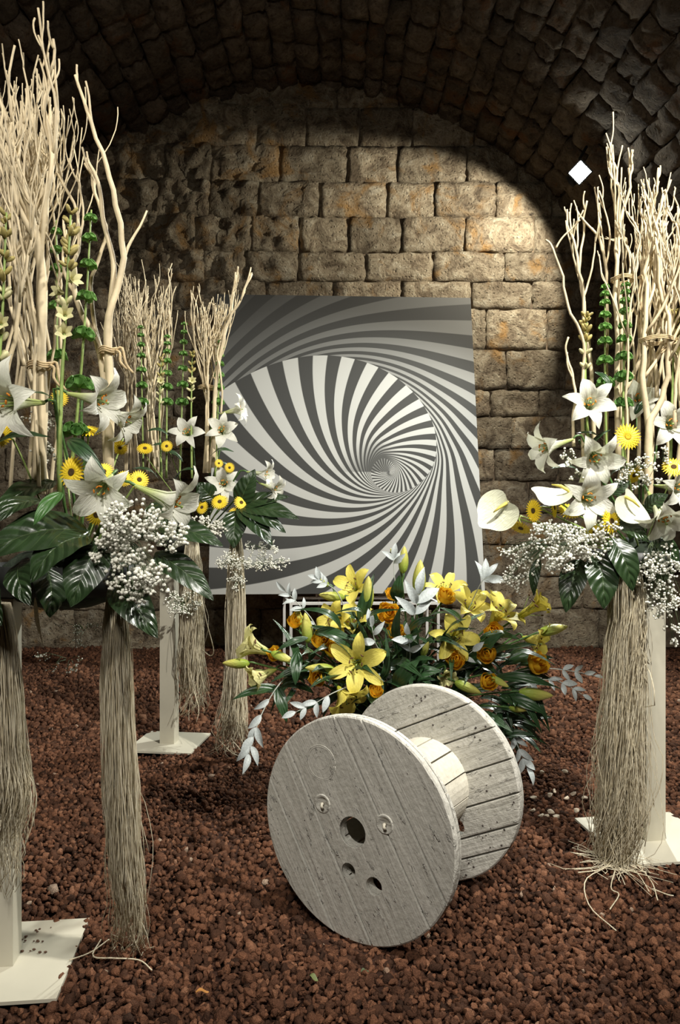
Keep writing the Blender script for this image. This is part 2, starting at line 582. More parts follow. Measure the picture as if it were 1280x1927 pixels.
def gravel(name, P, R, shapes, f, lo):
    for x, y, a, sd in PLATES:                 # the base plates lie on top of the gravel
        ca, sa = math.cos(math.radians(a)), math.sin(math.radians(a))
        u = (P[:, 0] - x) * ca + (P[:, 1] - y) * sa; w = -(P[:, 0] - x) * sa + (P[:, 1] - y) * ca
        ok = ~((np.abs(u) < sd / 2 - 0.012) & (np.abs(w) < sd / 2 - 0.012))
        P = P[ok]
        if hasattr(R, '__len__'): R = R[ok]
    n = len(P)
    rm = rotmats(n)
    sel = nr.integers(0, len(shapes), n)
    sv = np.stack(shapes)[sel]                                  # n,k,3
    sc = R * np.exp(nr.normal(size=n) * 0.28)
    v = np.einsum('nij,nkj->nki', rm, sv) * sc[:, None, None]
    lump = 0.010 * np.sin(P[:, 0] * 5.1 + 1.3) * np.sin(P[:, 1] * 4.3) + 0.008 * np.sin(P[:, 0] * 11 + P[:, 1] * 7)
    c = np.concatenate([P, (lo + nr.uniform(-.3, .55, n) * R + lump)[:, None]], 1)
    v = v + c[:, None, :]
    k = sv.shape[1]
    faces = (f[None] + (np.arange(n) * k)[:, None, None]).reshape(-1, 3)
    tint = np.clip(nr.beta(2.0, 2.4, n) * 0.95 + (nr.random(n) > 0.993) * 0.5, 0, 1)
    return v, faces, tint, c
def np_mesh(name, v, faces, tint, mat):
    me = bpy.data.meshes.new(name)
    me.vertices.add(len(v)); me.vertices.foreach_set('co', v.astype(np.float32).ravel())
    me.loops.add(faces.size); me.loops.foreach_set('vertex_index', faces.astype(np.int32).ravel())
    me.polygons.add(len(faces))
    me.polygons.foreach_set('loop_start', np.arange(0, faces.size, 3, dtype=np.int32))
    me.polygons.foreach_set('loop_total', np.full(len(faces), 3, dtype=np.int32))
    a = me.attributes.new('tint', 'FLOAT', 'POINT'); a.data.foreach_set('value', tint.astype(np.float32))
    me.materials.append(mat)
    me.update(); me.validate()
    return me
shN, fN = pebble_shapes(2, 10)
shF, fF = pebble_shapes(1, 10)
Pn = gravel_pos(1.95, 2.6, 0.0178)
v, fc, tn, cc = gravel('gravel', Pn, 0.0125, shN, fN, 0.004)
kk = len(shN[0])
# the 300 stones that show largest become parts of the floor, one by one
px = 640 + FPX * cc[:, 0] / cc[:, 1]; py = HOR + FPX * (EYE - cc[:, 2]) / cc[:, 1]
vis = (px > 0) & (px < 1280) & (py < 1927) & ~((px < 120) & (py > 1750) & (py < 1900))
order = np.argsort(np.where(vis, cc[:, 1], 99))[:300]
keep = np.ones(len(cc), bool); keep[order] = False
vv = v.reshape(-1, kk, 3)
for i in order:
    me = np_mesh('gravel_stone', vv[i] - cc[i], fN, np.full(kk, tn[i]), M_GRAVEL)
    o = inst('gravel_stone', me, floor, Matrix.Translation(V(cc[i])))
vN = vv[keep].reshape(-1, 3); tN = np.repeat(tn[keep], kk)
fcN = (fN[None] + (np.arange(keep.sum()) * kk)[:, None, None]).reshape(-1, 3)
o = inst('gravel', np_mesh('gravel', vN, fcN, tN, M_GRAVEL))
tag(o, 'crushed red-brown volcanic gravel spread around the foreground', 'gravel', 'gravel floor', 'stuff')
Pf = np.concatenate([gravel_pos(2.6, 4.6, 0.0195), gravel_pos(4.6, 7.48, 0.026)])
Pf = Pf[(Pf[:, 0] > -4.0) & (Pf[:, 0] < 3.3)]
v, fc, tn, cc = gravel('gravel', Pf, np.where(Pf[:, 1] < 4.6, 0.0140, 0.0185), shF, fF, 0.004)
o = inst('gravel', np_mesh('gravel', v.reshape(-1, 3), fc, np.repeat(tn, len(shF[0])), M_GRAVEL))
tag(o, 'crushed red-brown volcanic gravel reaching back to the stone wall', 'gravel', 'gravel floor', 'stuff')

# ------------------------------------------------------------------ painted wood and metal
def paint_wood(name, c0, c1, streak=1.0):
    m = Mat(name, 0.62, 0.35)
    co = m.coord('Object', (3.0, 3.0, 60.0))            # grain runs along the plank's local X
    co2 = m.coord('Object', (6, 6, 90))
    grain = m.noise(m.coord('Object', (1.6, 26, 26)), 1.0, 7, 0.62, 0.8)
    fleck = m.noise(m.coord('Object', (14, 45, 45)), 1.0, 4, 0.7)
    rough = m.noise(m.coord('Object'), 60, 4, 0.6)
    m.color(m.ramp(grain * 0.5 + rough * 0.5, [(0.25, tuple(x * 0.72 for x in c0)), (0.42, c0), (0.68, c1)]))
    m.bump(grain * 0.8 + fleck.smooth(0.60, 0.68) * 0.6 + rough * 0.3, 1.0 * streak, 0.011)
    return m.m
M_SPOOL = paint_wood('cream_painted_planks', (0.46, 0.445, 0.395), (0.64, 0.62, 0.56))
M_STAVE = paint_wood('cream_painted_staves', (0.62, 0.585, 0.49), (0.74, 0.70, 0.60), 0.3)
M_CREAM = plain('cream_painted_metal', (0.54, 0.51, 0.41), 0.45, 0.05, 6)
M_WHITE = plain('white_enamel', (0.75, 0.75, 0.72), 0.4, 0.04, 6)
M_IRON = plain('painted_iron', (0.40, 0.37, 0.30), 0.5, 0.2, 40)
M_NAIL = plain('nail_hole', (0.05, 0.04, 0.035), 0.7, 0.3, 40)
M_BLACK = plain('black_plastic', (0.012, 0.013, 0.012), 0.5, 0.3, 10)

# ------------------------------------------------------------------ the cable spool
TH, R = 0.596, 0.362
spool = thing('cable_spool', Matrix.Translation((0.043, 2.471, 0)) @ Matrix.Rotation(-TH, 4, 'Z'),
              'cream painted wooden cable spool lying on the gravel in front of the yellow flowers', 'cable spool')
CZ = R - 0.004
def plank(o1, o2, ang, y0, y1, holes, name, mat, parent, R=R):
    """Strip of the disc between two offsets, its long side turned by ang in the disc's plane; local X runs along the grain."""
    g = 0.0021
    def outline(i, rr):
        a, b = o1 + g + i, o2 - g - i
        n = 12
        offs = [lerp(max(a, -rr * 0.999), min(b, rr * 0.999), k / n) for k in range(n + 1)]
        return [(math.sqrt(max(rr * rr - q * q, 0)), q) for q in offs] + [(-math.sqrt(max(rr * rr - q * q, 0)), q) for q in reversed(offs)]
    sg = 1 if y1 > y0 else -1
    levels = [(y0, 0.003, R - 0.006), (y0 + 0.004 * sg, 0, R - 0.001), (y1 - 0.001 * sg, 0, R)]
    vs, fs = [], []
    ca, sa = math.cos(ang), math.sin(ang)
    for y, i, rr in levels:
        for u, q in outline(i, rr):
            vs.append((u, y, q))
    n = len(vs) // 3
    for L in range(2):
        for k in range(n):
            k2 = (k + 1) % n
            fs.append((L * n + k, L * n + k2, (L + 1) * n + k2, (L + 1) * n + k))
    fs.append(tuple(range(n - 1, -1, -1))); fs.append(tuple(range(2 * n, 3 * n)))
    m = MB().add(vs, fs)
    me = m.mesh(name, mat, False)
    bm = bmesh.new(); bm.from_mesh(me); bmesh.ops.recalc_face_normals(bm, faces=bm.faces); bm.to_mesh(me); bm.free()
    o = inst(name, me, parent)
    o.matrix_basis = Matrix.Translation((0, 0, CZ)) @ Matrix.Rotation(-ang, 4, 'Y')
    cut = []
    for hx, hz, hr in holes:
        u = hx * ca + hz * sa; q = -hx * sa + hz * ca
        if o1 - hr < q < o2 + hr: cut.append((u, q, hr))
    for u, q, hr in cut:
        c = MB().disc((u, min(y0, y1) - 0.05, q), hr, 28, Matrix.Rotation(-PI / 2, 4, 'X'), abs(y1 - y0) + 0.1)
        cme = c.mesh('cutter', mat, False)
        bm = bmesh.new(); bm.from_mesh(cme); bmesh.ops.recalc_face_normals(bm, faces=bm.faces); bm.to_mesh(cme); bm.free()
        co = bpy.data.objects.new('cutter', cme); COL.objects.link(co)
        co.matrix_basis = o.matrix_basis; co.parent = parent
        md = o.modifiers.new('cut', 'BOOLEAN'); md.operation = 'DIFFERENCE'; md.solver = 'EXACT'; md.object = co
        bpy.context.view_layer.update()
        dg = bpy.context.evaluated_depsgraph_get()
        new = bpy.data.meshes.new_from_object(o.evaluated_get(dg))
        o.modifiers.clear(); o.data = new
        bpy.data.objects.remove(co, do_unlink=True)
    return o
HOLES = [(-0.004, -0.009, 0.050), (-0.0188, -0.1374, 0.026), (0.0776, -0.1603, 0.029), (-0.1217, 0.0575, 0.024), (0.1166, 0.0447, 0.024)]
FANG = math.radians(-59.4)
def flange(name, y_out, y_in, eo, ei, ao, ai, holes):
    ymid = (y_out + y_in) / 2
    root = bpy.data.objects.new(name, None); COL.objects.link(root); root.parent = spool
    root.empty_display_size = 0.05
    for a, b in zip(eo[:-1], eo[1:]): plank(a, b, ao, y_out, ymid, holes, 'plank', M_SPOOL, root)
    for a, b in zip(ei[:-1], ei[1:]): plank(a, b, ai, y_in, ymid, holes, 'plank', M_SPOOL, root)
    return root
E1 = [-R, -0.2456, -0.119, 0.116, 0.208, R]
E2 = [-R, -0.29, -0.223, -0.124, -0.01, 0.109, 0.214, R]
fl1 = flange('front_flange', 0.0, 0.042, E1, E2, FANG, FANG + PI / 2, HOLES)
fl2 = flange('rear_flange', 0.552, 0.510, E1, E2, FANG, math.radians(26), [(-0.004, -0.009, 0.05), (-0.13, 0.13, 0.03), (0.12, -0.14, 0.03)])
for k in range(12):                                       # barrel staves between the flanges
    a = 2 * PI * (k + 0.3) / 12
    m = MB()
    def st(u, v, a=a):
        b = a + (u - 0.5) * 2 * PI / 12 * 0.93
        return V((0.168 * math.cos(b), lerp(0.040, 0.512, v), CZ + 0.168 * math.sin(b)))
    m.grid(st, 4, 1)
    m.grid(lambda u, v, a=a: (lambda p: V((p.x * 0.9, p.y, CZ + (p.z - CZ) * 0.9)))(st(1 - u, v)), 4, 1)
    n = 5
    fs = []
    for i in range(4):
        pass
    base = 10
    # close the long sides
    m.f += [(0, 1, base + 9, base + 8), (8, base + 0, base + 1, 9)]
    m.mi += [0, 0]
    m.build('stave', M_STAVE, spool, False)
for hx, hz in ((-0.1217, 0.0575), (0.1166, 0.0447)):      # recessed bolts with washers
    Mx = Matrix.Translation((hx, 0, CZ + hz)) @ Matrix.Rotation(PI / 2, 4, 'X')
    m = MB().lathe([(0.0, -0.004), (0.019, -0.004), (0.022, 0.0008), (0.027, 0.0022), (0.031, 0.0016), (0.032, -0.002)], 24)
    m.v = [tuple(Mx @ V(p)) for p in m.v]
    w_ = m.build('washer', M_SPOOL, spool)
    m = MB().tube([(0, 0, -0.02), (0.001, 0, 0.008), (0.004, -0.004, 0.012), (0.006, -0.012, 0.009)], 0.0055, 8)
    m.v = [tuple(Mx @ V(p)) for p in m.v]
    m.build('bolt', M_IRON, w_)
m = MB()                                                  # turned rings scored into the face
for r in (0.058, 0.052, 0.036, 0.022, 0.006):
    m.tube([(-0.128 + r * math.cos(2 * PI * k / 36), -0.0003, CZ + 0.191 + r * math.sin(2 * PI * k / 36)) for k in range(37)], 0.0010 if r > 0.05 else 0.0006, 5)
m.build('scored_rings', M_SPOOL, spool)
m = MB()
nrg = random.Random(3)
for k in range(34):
    a = nrg.uniform(-1.2, 1.9); r = nrg.choice((nrg.uniform(0.30, 0.345), nrg.uniform(0.2, 0.33)))
    m.ball((r * math.cos(a), 0.5095, CZ + r * math.sin(a)), nrg.uniform(0.0025, 0.0045), 6, 4, (1, 0.4, 1))
for k in range(26):
    a = nrg.uniform(0, 2 * PI); r = nrg.uniform(0.16, 0.34)
    m.ball((r * math.cos(a), 0.0005, CZ + r * math.sin(a)), nrg.uniform(0.0015, 0.003), 6, 4, (1, 0.4, 1))
tag(m.build('nails', M_NAIL, spool), kind='stuff')

# ------------------------------------------------------------------ the spiral board on its frame
BX, BY, BZ, BW, BH, BYAW, BTILT = 0.068, 6.5, 0.651, 2.34, 2.717, 0.054, 0.205
CXB, CYB = 0.3762, 1.0592
LIP = [(-317.9, -2.741), (-276.9, -2.335), (-246.9, -1.998), (-216.8, -1.92), (-178.2, -1.826), (-150.9, -1.80), (-123.5, -1.79), (-97.5, -1.745),
       (-67.6, -1.632), (-44.7, -1.469), (-22.4, -1.287), (-3.9, -1.088), (12.8, -0.89), (31.9, -0.695), (46.4, -0.535), (60.0, -0.395),
       (79.8, -0.182), (97.7, 0.005), (115.4, 0.178), (138.4, 0.374), (155.8, 0.516)]
LT = np.array([q[0] for q in LIP]); LU = np.array([q[1] for q in LIP])
def lip(t):
    if t > LT[-1]: return LU[-1] + (t - LT[-1]) * 0.0088
    if t < LT[0]: return LU[0] + (t - LT[0]) * 0.0088
    return float(np.interp(t, LT, LU))
def spiral_mat():
    m = Mat('spiral_print', 0.75, 0.12)
    nt = m.nt
    x, y, z = m.sep(m.coord('Object'))
    a = x - CXB; b = z - CYB
    th = b.f('ARCTAN2', a) * (180 / PI)                       # -180..180
    U = ((a * a + b * b).f('SQRT') + 1e-4).f('LOGARITHM', math.e)
    tn = th / 360.0 + 0.5
    def curve(mm):
        q = nt.nodes.new('ShaderNodeFloatCurve')
        nt.links.new(tn.k, q.inputs['Value'])
        cv = q.mapping.curves[0]
        q.mapping.clip_min_y = -50; q.mapping.clip_max_y = 50; q.mapping.use_clip = False
        q.mapping.extend = 'EXTRAPOLATED'
        N = 24
        pts = [(k / N, (lip(-180 + 360 * k / N + 360 * mm) + 8) / 12) for k in range(N + 1)]
        cv.points[0].location = pts[0]; cv.points[1].location = pts[-1]
        for p in pts[1:-1]: cv.points.new(*p)
        for p in cv.points: p.handle_type = 'AUTO'
        q.mapping.update()
        return X(nt, q.outputs[0]) * 12.0 - 8.0
    L = {mm: curve(mm) for mm in (-2, -1, 0, 1, 2)}
    tot = None; light = None
    for mm in (-1, 0, 1, 2):
        lo, hi = L[mm - 1], L[mm]
        inb = U.gt(lo) * (1.0 - U.gt(hi))
        s = ((U - lo) / (hi - lo)).f('MAXIMUM', 0.0001).f('MINIMUM', 1.0)
        d = (s + 0.06).f('LOGARITHM', math.e) * -48.0 + 2.8 + (1.0 - s) * 20.0
        ph = (th + 360.0 * mm - d - 151.7) / 10.9
        c = (ph * (2 * PI)).f('COSINE')
        st = c.smooth(-0.10, 0.10)
        fade = s.smooth(0.0, 0.03)
        if mm == 1:                                           # the great outer turn: grey at the top, paler below
            g = (1.0 - z.smooth(0.9, 2.75)) * 0.26 + 0.10
            g = g * (1.0 - x.smooth(0.2, -1.2) * z.smooth(1.2, 2.2) * 0.45)
        elif mm == 0:                                         # inside the lip: fades to grey behind the small swirl
            far = (th.f('ABSOLUTE')).smooth(20.0, 110.0)
            g = 0.365 - far * (1.0 - s.smooth(0.05, 0.50)) * 0.28
        else:
            g = s * 0.0 + 0.42 - (th.f('ABSOLUTE')).smooth(40.0, 120.0) * 0.28
        val = (st * g + (1.0 - st) * 0.046) * inb
        tot = val if tot is None else tot + val
    cb = m.n('ShaderNodeCombineColor')
    m.link(tot, cb.inputs[0]); m.link(tot * 0.99, cb.inputs[1]); m.link(tot * 0.93, cb.inputs[2])
    m.color(cb.outputs[0])
    return m.m
Mb = Matrix.Translation((BX, BY, BZ)) @ Matrix.Rotation(BYAW, 4, 'Z') @ Matrix.Rotation(-BTILT, 4, 'X')
board = thing('spiral_print_board', Mb, 'large square board printed with a black and white spiral, leaning before the stone wall', 'board')
m = MB(); m.box((0, 0.005, BH / 2), (BW, 0.010, BH))
m.build('printed_panel', spiral_mat(), board, False)
m = MB(); m.box((0, 0.022, BH / 2), (BW - 0.02, 0.024, BH - 0.02))
m.build('backing_board', M_WHITE, board, False)

stand = thing('metal_frame', (-0.4, 6.25, 0), 'thin white metal frame standing under the spiral board', 'frame')
o0 = V((-0.4, 6.25, 0))
c4 = [V((-0.397, 6.25, 0)), V((-0.478, 6.62, 0)), V((0.75, 6.64, 0)), V((0.80, 6.27, 0))]
for c in c4:
    m = MB(); m.box(c - o0 + V((0, 0, 0.30)), (0.022, 0.022, 0.60)); m.build('leg', M_WHITE, stand, False)
for a, b in zip(c4, c4[1:] + c4[:1]):
    d = b - a
    m = MB(); m.box((a + b) / 2 - o0 + V((0, 0, 0.60)), (d.length, 0.022, 0.022), Matrix.Rotation(math.atan2(d.y, d.x), 4, 'Z')); m.build('top_rail', M_WHITE, stand, False)
for x in (-0.2, 0.55):                                       # rear props carry the board
    m = MB().tube([V((x, 6.62, 0.60)) - o0, V((x + 0.01, 7.02, 2.3)) - o0], 0.011, 8); m.build('prop', M_WHITE, stand)
    m = MB().tube([V((x + 0.01, 7.02, 2.3)) - o0, V((x, 7.35, 0.0)) - o0], 0.011, 8); m.build('prop', M_WHITE, stand)

# ------------------------------------------------------------------ the floodlight on the vault
def lamp():
    root = thing('floodlight', Matrix.Translation(LAMP), 'small square floodlight glowing white on the vault at the right', 'lamp')
    ax = V((-0.30, -0.86, -0.42)).normalized()               # glass looks into the room
    Mx = frame((0, 0, 0), ax, V((0.75, 0.1, 0.72)))
    Mx = Mx @ Matrix.Rotation(math.radians(4), 4, 'Z')
    e = Mat('lit_glass', 0.3); e.b.inputs['Emission Color'].default_value = (0.93, 1.0, 0.96, 1); e.b.inputs['Emission Strength'].default_value = 120
    e.color((0.8, 0.8, 0.8))
    def put(m, name, mat, smooth=False, Mx=Mx):
        m.v = [tuple(Mx @ V(p)) for p in m.v]
        return m.build(name, mat, root, smooth)
    put(MB().box((0, 0, -0.045), (0.15, 0.15, 0.08)), 'housing', M_BLACK)
    put(MB().box((0, 0, 0.003), (0.126, 0.126, 0.012)), 'glass', e.m)
    for s in (-1, 1):
        put(MB().box((s * 0.069, 0, 0.0), (0.012, 0.150, 0.016)), 'bezel', M_BLACK)
        put(MB().box((0, s * 0.069, 0.0), (0.126, 0.012, 0.016)), 'bezel', M_BLACK)
    My = frame((-0.02, 0.14, 0.0), V((-0.698, 0.571, -0.43)), V((0, 0, 1)))
    put(MB().lathe([(0.0, -0.07), (0.035, -0.07), (0.05, -0.02), (0.055, 0.03), (0.05, 0.03), (0.04, -0.01), (0.0, -0.01)], 20), 'spot_head', M_BLACK, True, My)
    m = MB().tube([(0.0, 0.03, 0.03), (0.03, 0.10, 0.16), (0.20, 0.14, 0.46)], 0.012, 8); m.build('bracket', M_BLACK, root)
lamp()

# ------------------------------------------------------------------ flower stands
def flower_stand(x, y, rot, side, label, tray, tw, td):
    r = thing('flower_stand', Matrix.Translation((x, y, 0)), label, 'flower stand', 'cream flower stands')
    Mr = Matrix.Rotation(rot, 4, 'Z')
    m = MB(); m.box((0, 0, 0.022), (side, side, 0.010), Mr); m.build('base_plate', M_CREAM, r, False)
    m = MB(); m.box((0, 0, 0.57), (0.085, 0.085, 1.10), Mr); m.build('post', M_CREAM, r, False)
    m = MB()
    Mt = Matrix.Translation(V(tray) - V((x, y, 0)))
    m.lathe([(0.0, 0), (0.9, 0), (1.0, 0.09), (0.97, 0.09), (0.88, 0.02), (0, 0.02)], 24)
    m.v = [(p[0] * tw, p[1] * td, p[2]) for p in m.v]
    m.v = [tuple(Mt @ V(p)) for p in m.v]
    m.build('tray', M_BLACK, r)
    m = MB(); m.ball((0, 0, 0), 1.0, 14, 8)
    m.v = [tuple(Mt @ V((p[0] * tw * 0.85, p[1] * td * 0.85, 0.05 + p[2] * 0.10))) for p in m.v]
    m.build('floral_foam', plain('dark_moss', (0.012, 0.022, 0.010), 0.9, 0.5, 60, 0.8), r)
    return r
flower_stand(-1.02, 2.33, math.radians(6), 0.42, 'cream metal flower stand at the left edge of the photo, nearest the viewer', (-0.84, 2.36, 1.13), 0.24, 0.16)
flower_stand(-0.99, 4.47, math.radians(-7), 0.38, 'cream metal flower stand farther back, left of the spiral board', (-0.96, 4.47, 1.14), 0.11, 0.11)
flower_stand(1.285, 3.19, math.radians(8.5), 0.45, 'cream metal flower stand at the right edge of the photo', (1.24, 3.19, 1.12), 0.2, 0.15)

# ================================================================== plants
def petal_mat(name, tip, throat, glow, z0, z1, rough=0.45, trans=0.25):
    m = Mat(name, rough, 0.3)
    x, y, z = m.sep(m.coord('Object'))
    c = m.mix(z.smooth(z0, z1), throat, tip)
    nz = m.noise(m.coord('Object', (6, 30, 6)), 1.0, 3)
    c = m.mix(0.5, c, m.ramp(nz, [(0.3, 0.82), (0.7, 1.0)]), 'MULTIPLY')
    m.color(c)
    m.bump(nz, 0.35, 0.01)
    m.translucent(trans, glow)
    return m.m
M_LILYW = petal_mat('white_lily_petal', (0.76, 0.755, 0.67), (0.50, 0.58, 0.20), (0.75, 0.75, 0.58), 0.15, 0.86)
M_LILYY = petal_mat('yellow_lily_petal', (0.80, 0.70, 0.15), (0.45, 0.46, 0.05), (0.75, 0.62, 0.10), 0.05, 0.38)
M_LILYP = petal_mat('pale_lily_petal', (0.80, 0.76, 0.36), (0.45, 0.50, 0.10), (0.75, 0.70, 0.25), 0.05, 0.5)
M_BUD = petal_mat('lily_bud', (0.62, 0.58, 0.15), (0.30, 0.40, 0.06), (0.5, 0.5, 0.1), 0.1, 0.9, 0.4, 0.1)
M_ROSE = petal_mat('orange_rose_petal', (0.95, 0.60, 0.04), (0.85, 0.42, 0.02), (0.95, 0.55, 0.03), 0.0, 0.7, 0.5, 0.4)
M_RAY = plain('gerbera_ray', (0.82, 0.60, 0.03), 0.5, 0.15, 8)
M_DISCB = plain('gerbera_brown_disc', (0.09, 0.05, 0.012), 0.9, 0.6, 30, 0.8)
M_DISCY = plain('gerbera_yellow_disc', (0.70, 0.46, 0.02), 0.9, 0.4, 30, 0.8)
M_STEM = plain('green_stem', (0.06, 0.13, 0.03), 0.5, 0.3, 20)
M_STEMP = plain('pale_green_stem', (0.24, 0.33, 0.09), 0.5, 0.3, 20)
M_ANTHER = plain('orange_anther', (0.62, 0.20, 0.01), 0.7, 0.2, 60)
M_ANTHERD = plain('dark_anther', (0.09, 0.035, 0.012), 0.7, 0.2, 60)
M_SPATHE = petal_mat('white_spathe', (0.68, 0.67, 0.57), (0.72, 0.74, 0.52), (0.7, 0.7, 0.5), -0.3, 0.4, 0.22, 0.12)
M_SPADIX = plain('yellow_spadix', (0.62, 0.52, 0.10), 0.6, 0.2, 60)
M_BELL = petal_mat('green_bell_calyx', (0.24, 0.44, 0.13), (0.09, 0.21, 0.05), (0.28, 0.52, 0.14), 0.0, 0.8, 0.4, 0.3)
M_TUBER = plain('cream_floret', (0.55, 0.52, 0.28), 0.5, 0.25, 30)
M_TUBERB = plain('ochre_floret_bud', (0.34, 0.28, 0.09), 0.6, 0.3, 30)
M_SILVER = plain('silver_grey_leaf', (0.42, 0.46, 0.46), 0.5, 0.18, 14)
M_SILVERS = plain('silver_stem', (0.34, 0.36, 0.32), 0.6, 0.2, 14)
M_GYP = plain('white_blossom', (0.72, 0.71, 0.62), 0.7, 0.15, 120)
M_GYPS = plain('wiry_green_stem', (0.10, 0.14, 0.06), 0.6, 0.2, 40)
def raffia_mat():
    m = Mat('pale_raffia', 0.55, 0.35)
    n = m.noise(m.coord('Object', (150, 150, 5)), 1.0, 3, 0.6)
    m.color(m.ramp(n, [(0.30, (0.46, 0.38, 0.24)), (0.48, (0.75, 0.67, 0.49)), (0.68, (0.86, 0.80, 0.64))]))
    m.translucent(0.25, (0.7, 0.62, 0.45))
    return m.m
M_RAFF = raffia_mat()
M_BARK = plain('bleached_bark', (0.58, 0.48, 0.31), 0.65, 0.22, 16, 0.5)
M_TWINE = plain('jute_twine', (0.45, 0.34, 0.19), 0.8, 0.3, 60)

def leaf_mat(name, base, vein, rough, nlat, bumpd=0.006):
    m = Mat(name, rough, 0.5)
    u, v = m.uv()
    w = (v - 0.5).f('ABSOLUTE') * 2.0
    lat = ((u * nlat - w * 1.6).f('FRACT') - 0.5).f('ABSOLUTE')        # side veins slant to the tip
    vl = (1.0 - lat.smooth(0.0, 0.06)) * (1.0 - w.smooth(0.5, 1.0)) * 0.55
    mr = 1.0 - w.smooth(0.02, 0.06)
    nz = m.noise(m.coord('Object'), 9, 4)
    c = m.mix((vl + mr).clamp(), m.ramp(nz, [(0.3, tuple(q * 0.65 for q in base)), (0.7, tuple(q * 1.35 for q in base))]), vein)
    m.color(c)
    m.bump(lat.smooth(0.0, 0.5) + mr * -0.6 + nz * 0.5, 0.9, bumpd)
    m.b.inputs['Coat Weight'].default_value = 0.25
    m.b.inputs['Coat Roughness'].default_value = 0.25
    return m.m
M_LEAF = leaf_mat('glossy_dark_leaf', (0.017, 0.034, 0.012), (0.045, 0.075, 0.028), 0.27, 6.5, 0.0035)
M_LILYLEAF = leaf_mat('lily_foliage', (0.018, 0.050, 0.016), (0.035, 0.085, 0.028), 0.38, 2.0, 0.002)
M_BRIGHT = leaf_mat('bright_leaf', (0.045, 0.125, 0.028), (0.09, 0.2, 0.05), 0.38, 2.0, 0.002)

# ---------------------------------------------------------------- unit meshes
def interp(tab, t):
    for (a, *va), (b, *vb) in zip(tab[:-1], tab[1:]):
        if t <= b:
            k = (t - a) / (b - a)
            k = k * k * (3 - 2 * k) * 0.3 + k * 0.7
            return [lerp(p, q, k) for p, q in zip(va, vb)]
    return list(tab[-1][1:])
TRUMPET = [(0, .03, 0, .03), (.25, .055, .30, .062), (.5, .105, .60, .118), (.64, .18, .78, .175), (.75, .29, .90, .185), (.85, .42, .945, .140), (.93, .53, .915, .080), (1, .63, .82, .003)]
STAR = [(0, .04, 0, .05), (.25, .20, .30, .16), (.45, .40, .50, .245), (.65, .64, .62, .26), (.82, .86, .655, .185), (.93, 1.0, .61, .09), (1, 1.06, .555, .004)]
def petal_mesh(name, tab, mat, wide=1.0, rad=1.0, seed=0, opening=1.0):
    def fn(u, v):
        r, z, w = interp(tab, u)
        r = r * rad; w *= wide
        r = r * (opening if u > 0.3 else lerp(1, opening, u / 0.3))
        z = z + (1 - opening) * u * 0.30
        s = v * 2 - 1
        ph = s * min(w / max(r, 1e-3), 1.08)
        wave = 0.02 * math.sin(u * 9 + s * 2.0 + seed) * u * abs(s)
        cup = (0.30 if tab is STAR else 0.10) * w * s * s * min(1, max(0, (u - .45) * 2.5))      # blade turns up along its edges
        rib = -0.05 * w * (1 - min(1, abs(s) * 3))
        return V((r * math.cos(ph) + (r * (1 - math.cos(ph))) * min(1, max(0, (u - .5) * 2)) * 0.8, r * math.sin(ph), z + cup + wave + rib * 0.3))
    return MB().grid(fn, 12, 6).mesh(name, mat)
def stamens_mesh(name, n, length, spread, anther, mat_f, mat_a, big=1.0):
    m = MB()
    for k in range(n):
        a = 2 * PI * (k + 0.5) / n
        jit = 0.55 + 0.45 * math.sin(k * 2.7 + 1)
        d = V((math.cos(a) * spread * jit + 0.03, math.sin(a) * spread * (1.5 - jit), length * (0.92 + 0.09 * jit)))
        m.tube([(0, 0, 0.15), d * 0.55 + V((0, 0, .05)), d], [0.010, 0.009, 0.008], 5, 0)
        t = V((-math.sin(a), math.cos(a), 0.25)).normalized()
        m.tube([d - t * anther, d - t * anther * .5, d + t * anther * .5, d + t * anther], [0.006, 0.018 * big, 0.018 * big, 0.006], 6, 1)
    m.tube([(0, 0, 0.1), (0.01, 0.01, length * 0.6), (0.0, 0.02, length * 1.08)], [0.014, 0.012, 0.014], 6, 0)
    m.ball((0, 0.02, length * 1.09), 0.03, 6, 4, (1, 1, .6), 0)
    return m.mesh(name, [mat_f, mat_a])
PW_OUT = petal_mesh('petal', TRUMPET, M_LILYW, 0.80, 1.03, 0)
PW_IN = petal_mesh('petal', TRUMPET, M_LILYW, 1.12, 0.97, 2)
STAM_W = stamens_mesh('stamens', 6, 0.84, 0.10, 0.034, M_STEMP, M_ANTHER, 0.85)
YSET = {}
for key, mat, op in (('open', M_LILYY, 1.0), ('half', M_LILYY, 0.78), ('closed', M_LILYY, 0.34), ('pale', M_LILYP, 0.55)):
    YSET[key] = (petal_mesh('petal', STAR, mat, 0.82, 1.0, 1, op), petal_mesh('petal', STAR, mat, 1.15, 0.96, 3, op))
STAM_Y = stamens_mesh('stamens', 6, 0.62, 0.26, 0.07, M_STEMP, M_ANTHERD, 1.3)
def bud_mesh(name, mat):
    def fn(u, v):
        a = 2 * PI * v
        r = 0.20 * (math.sin(PI * min(1, u ** 0.85 * 0.97 + 0.03)) ** 0.62) * (1 - 0.22 * u)
        r *= 1 + 0.07 * math.cos(3 * a) + 0.03 * math.cos(6 * a)
        return V((r * math.cos(a), r * math.sin(a), u))
    return MB().grid(fn, 12, 18).mesh(name, mat)
BUD = bud_mesh('bud', M_BUD)
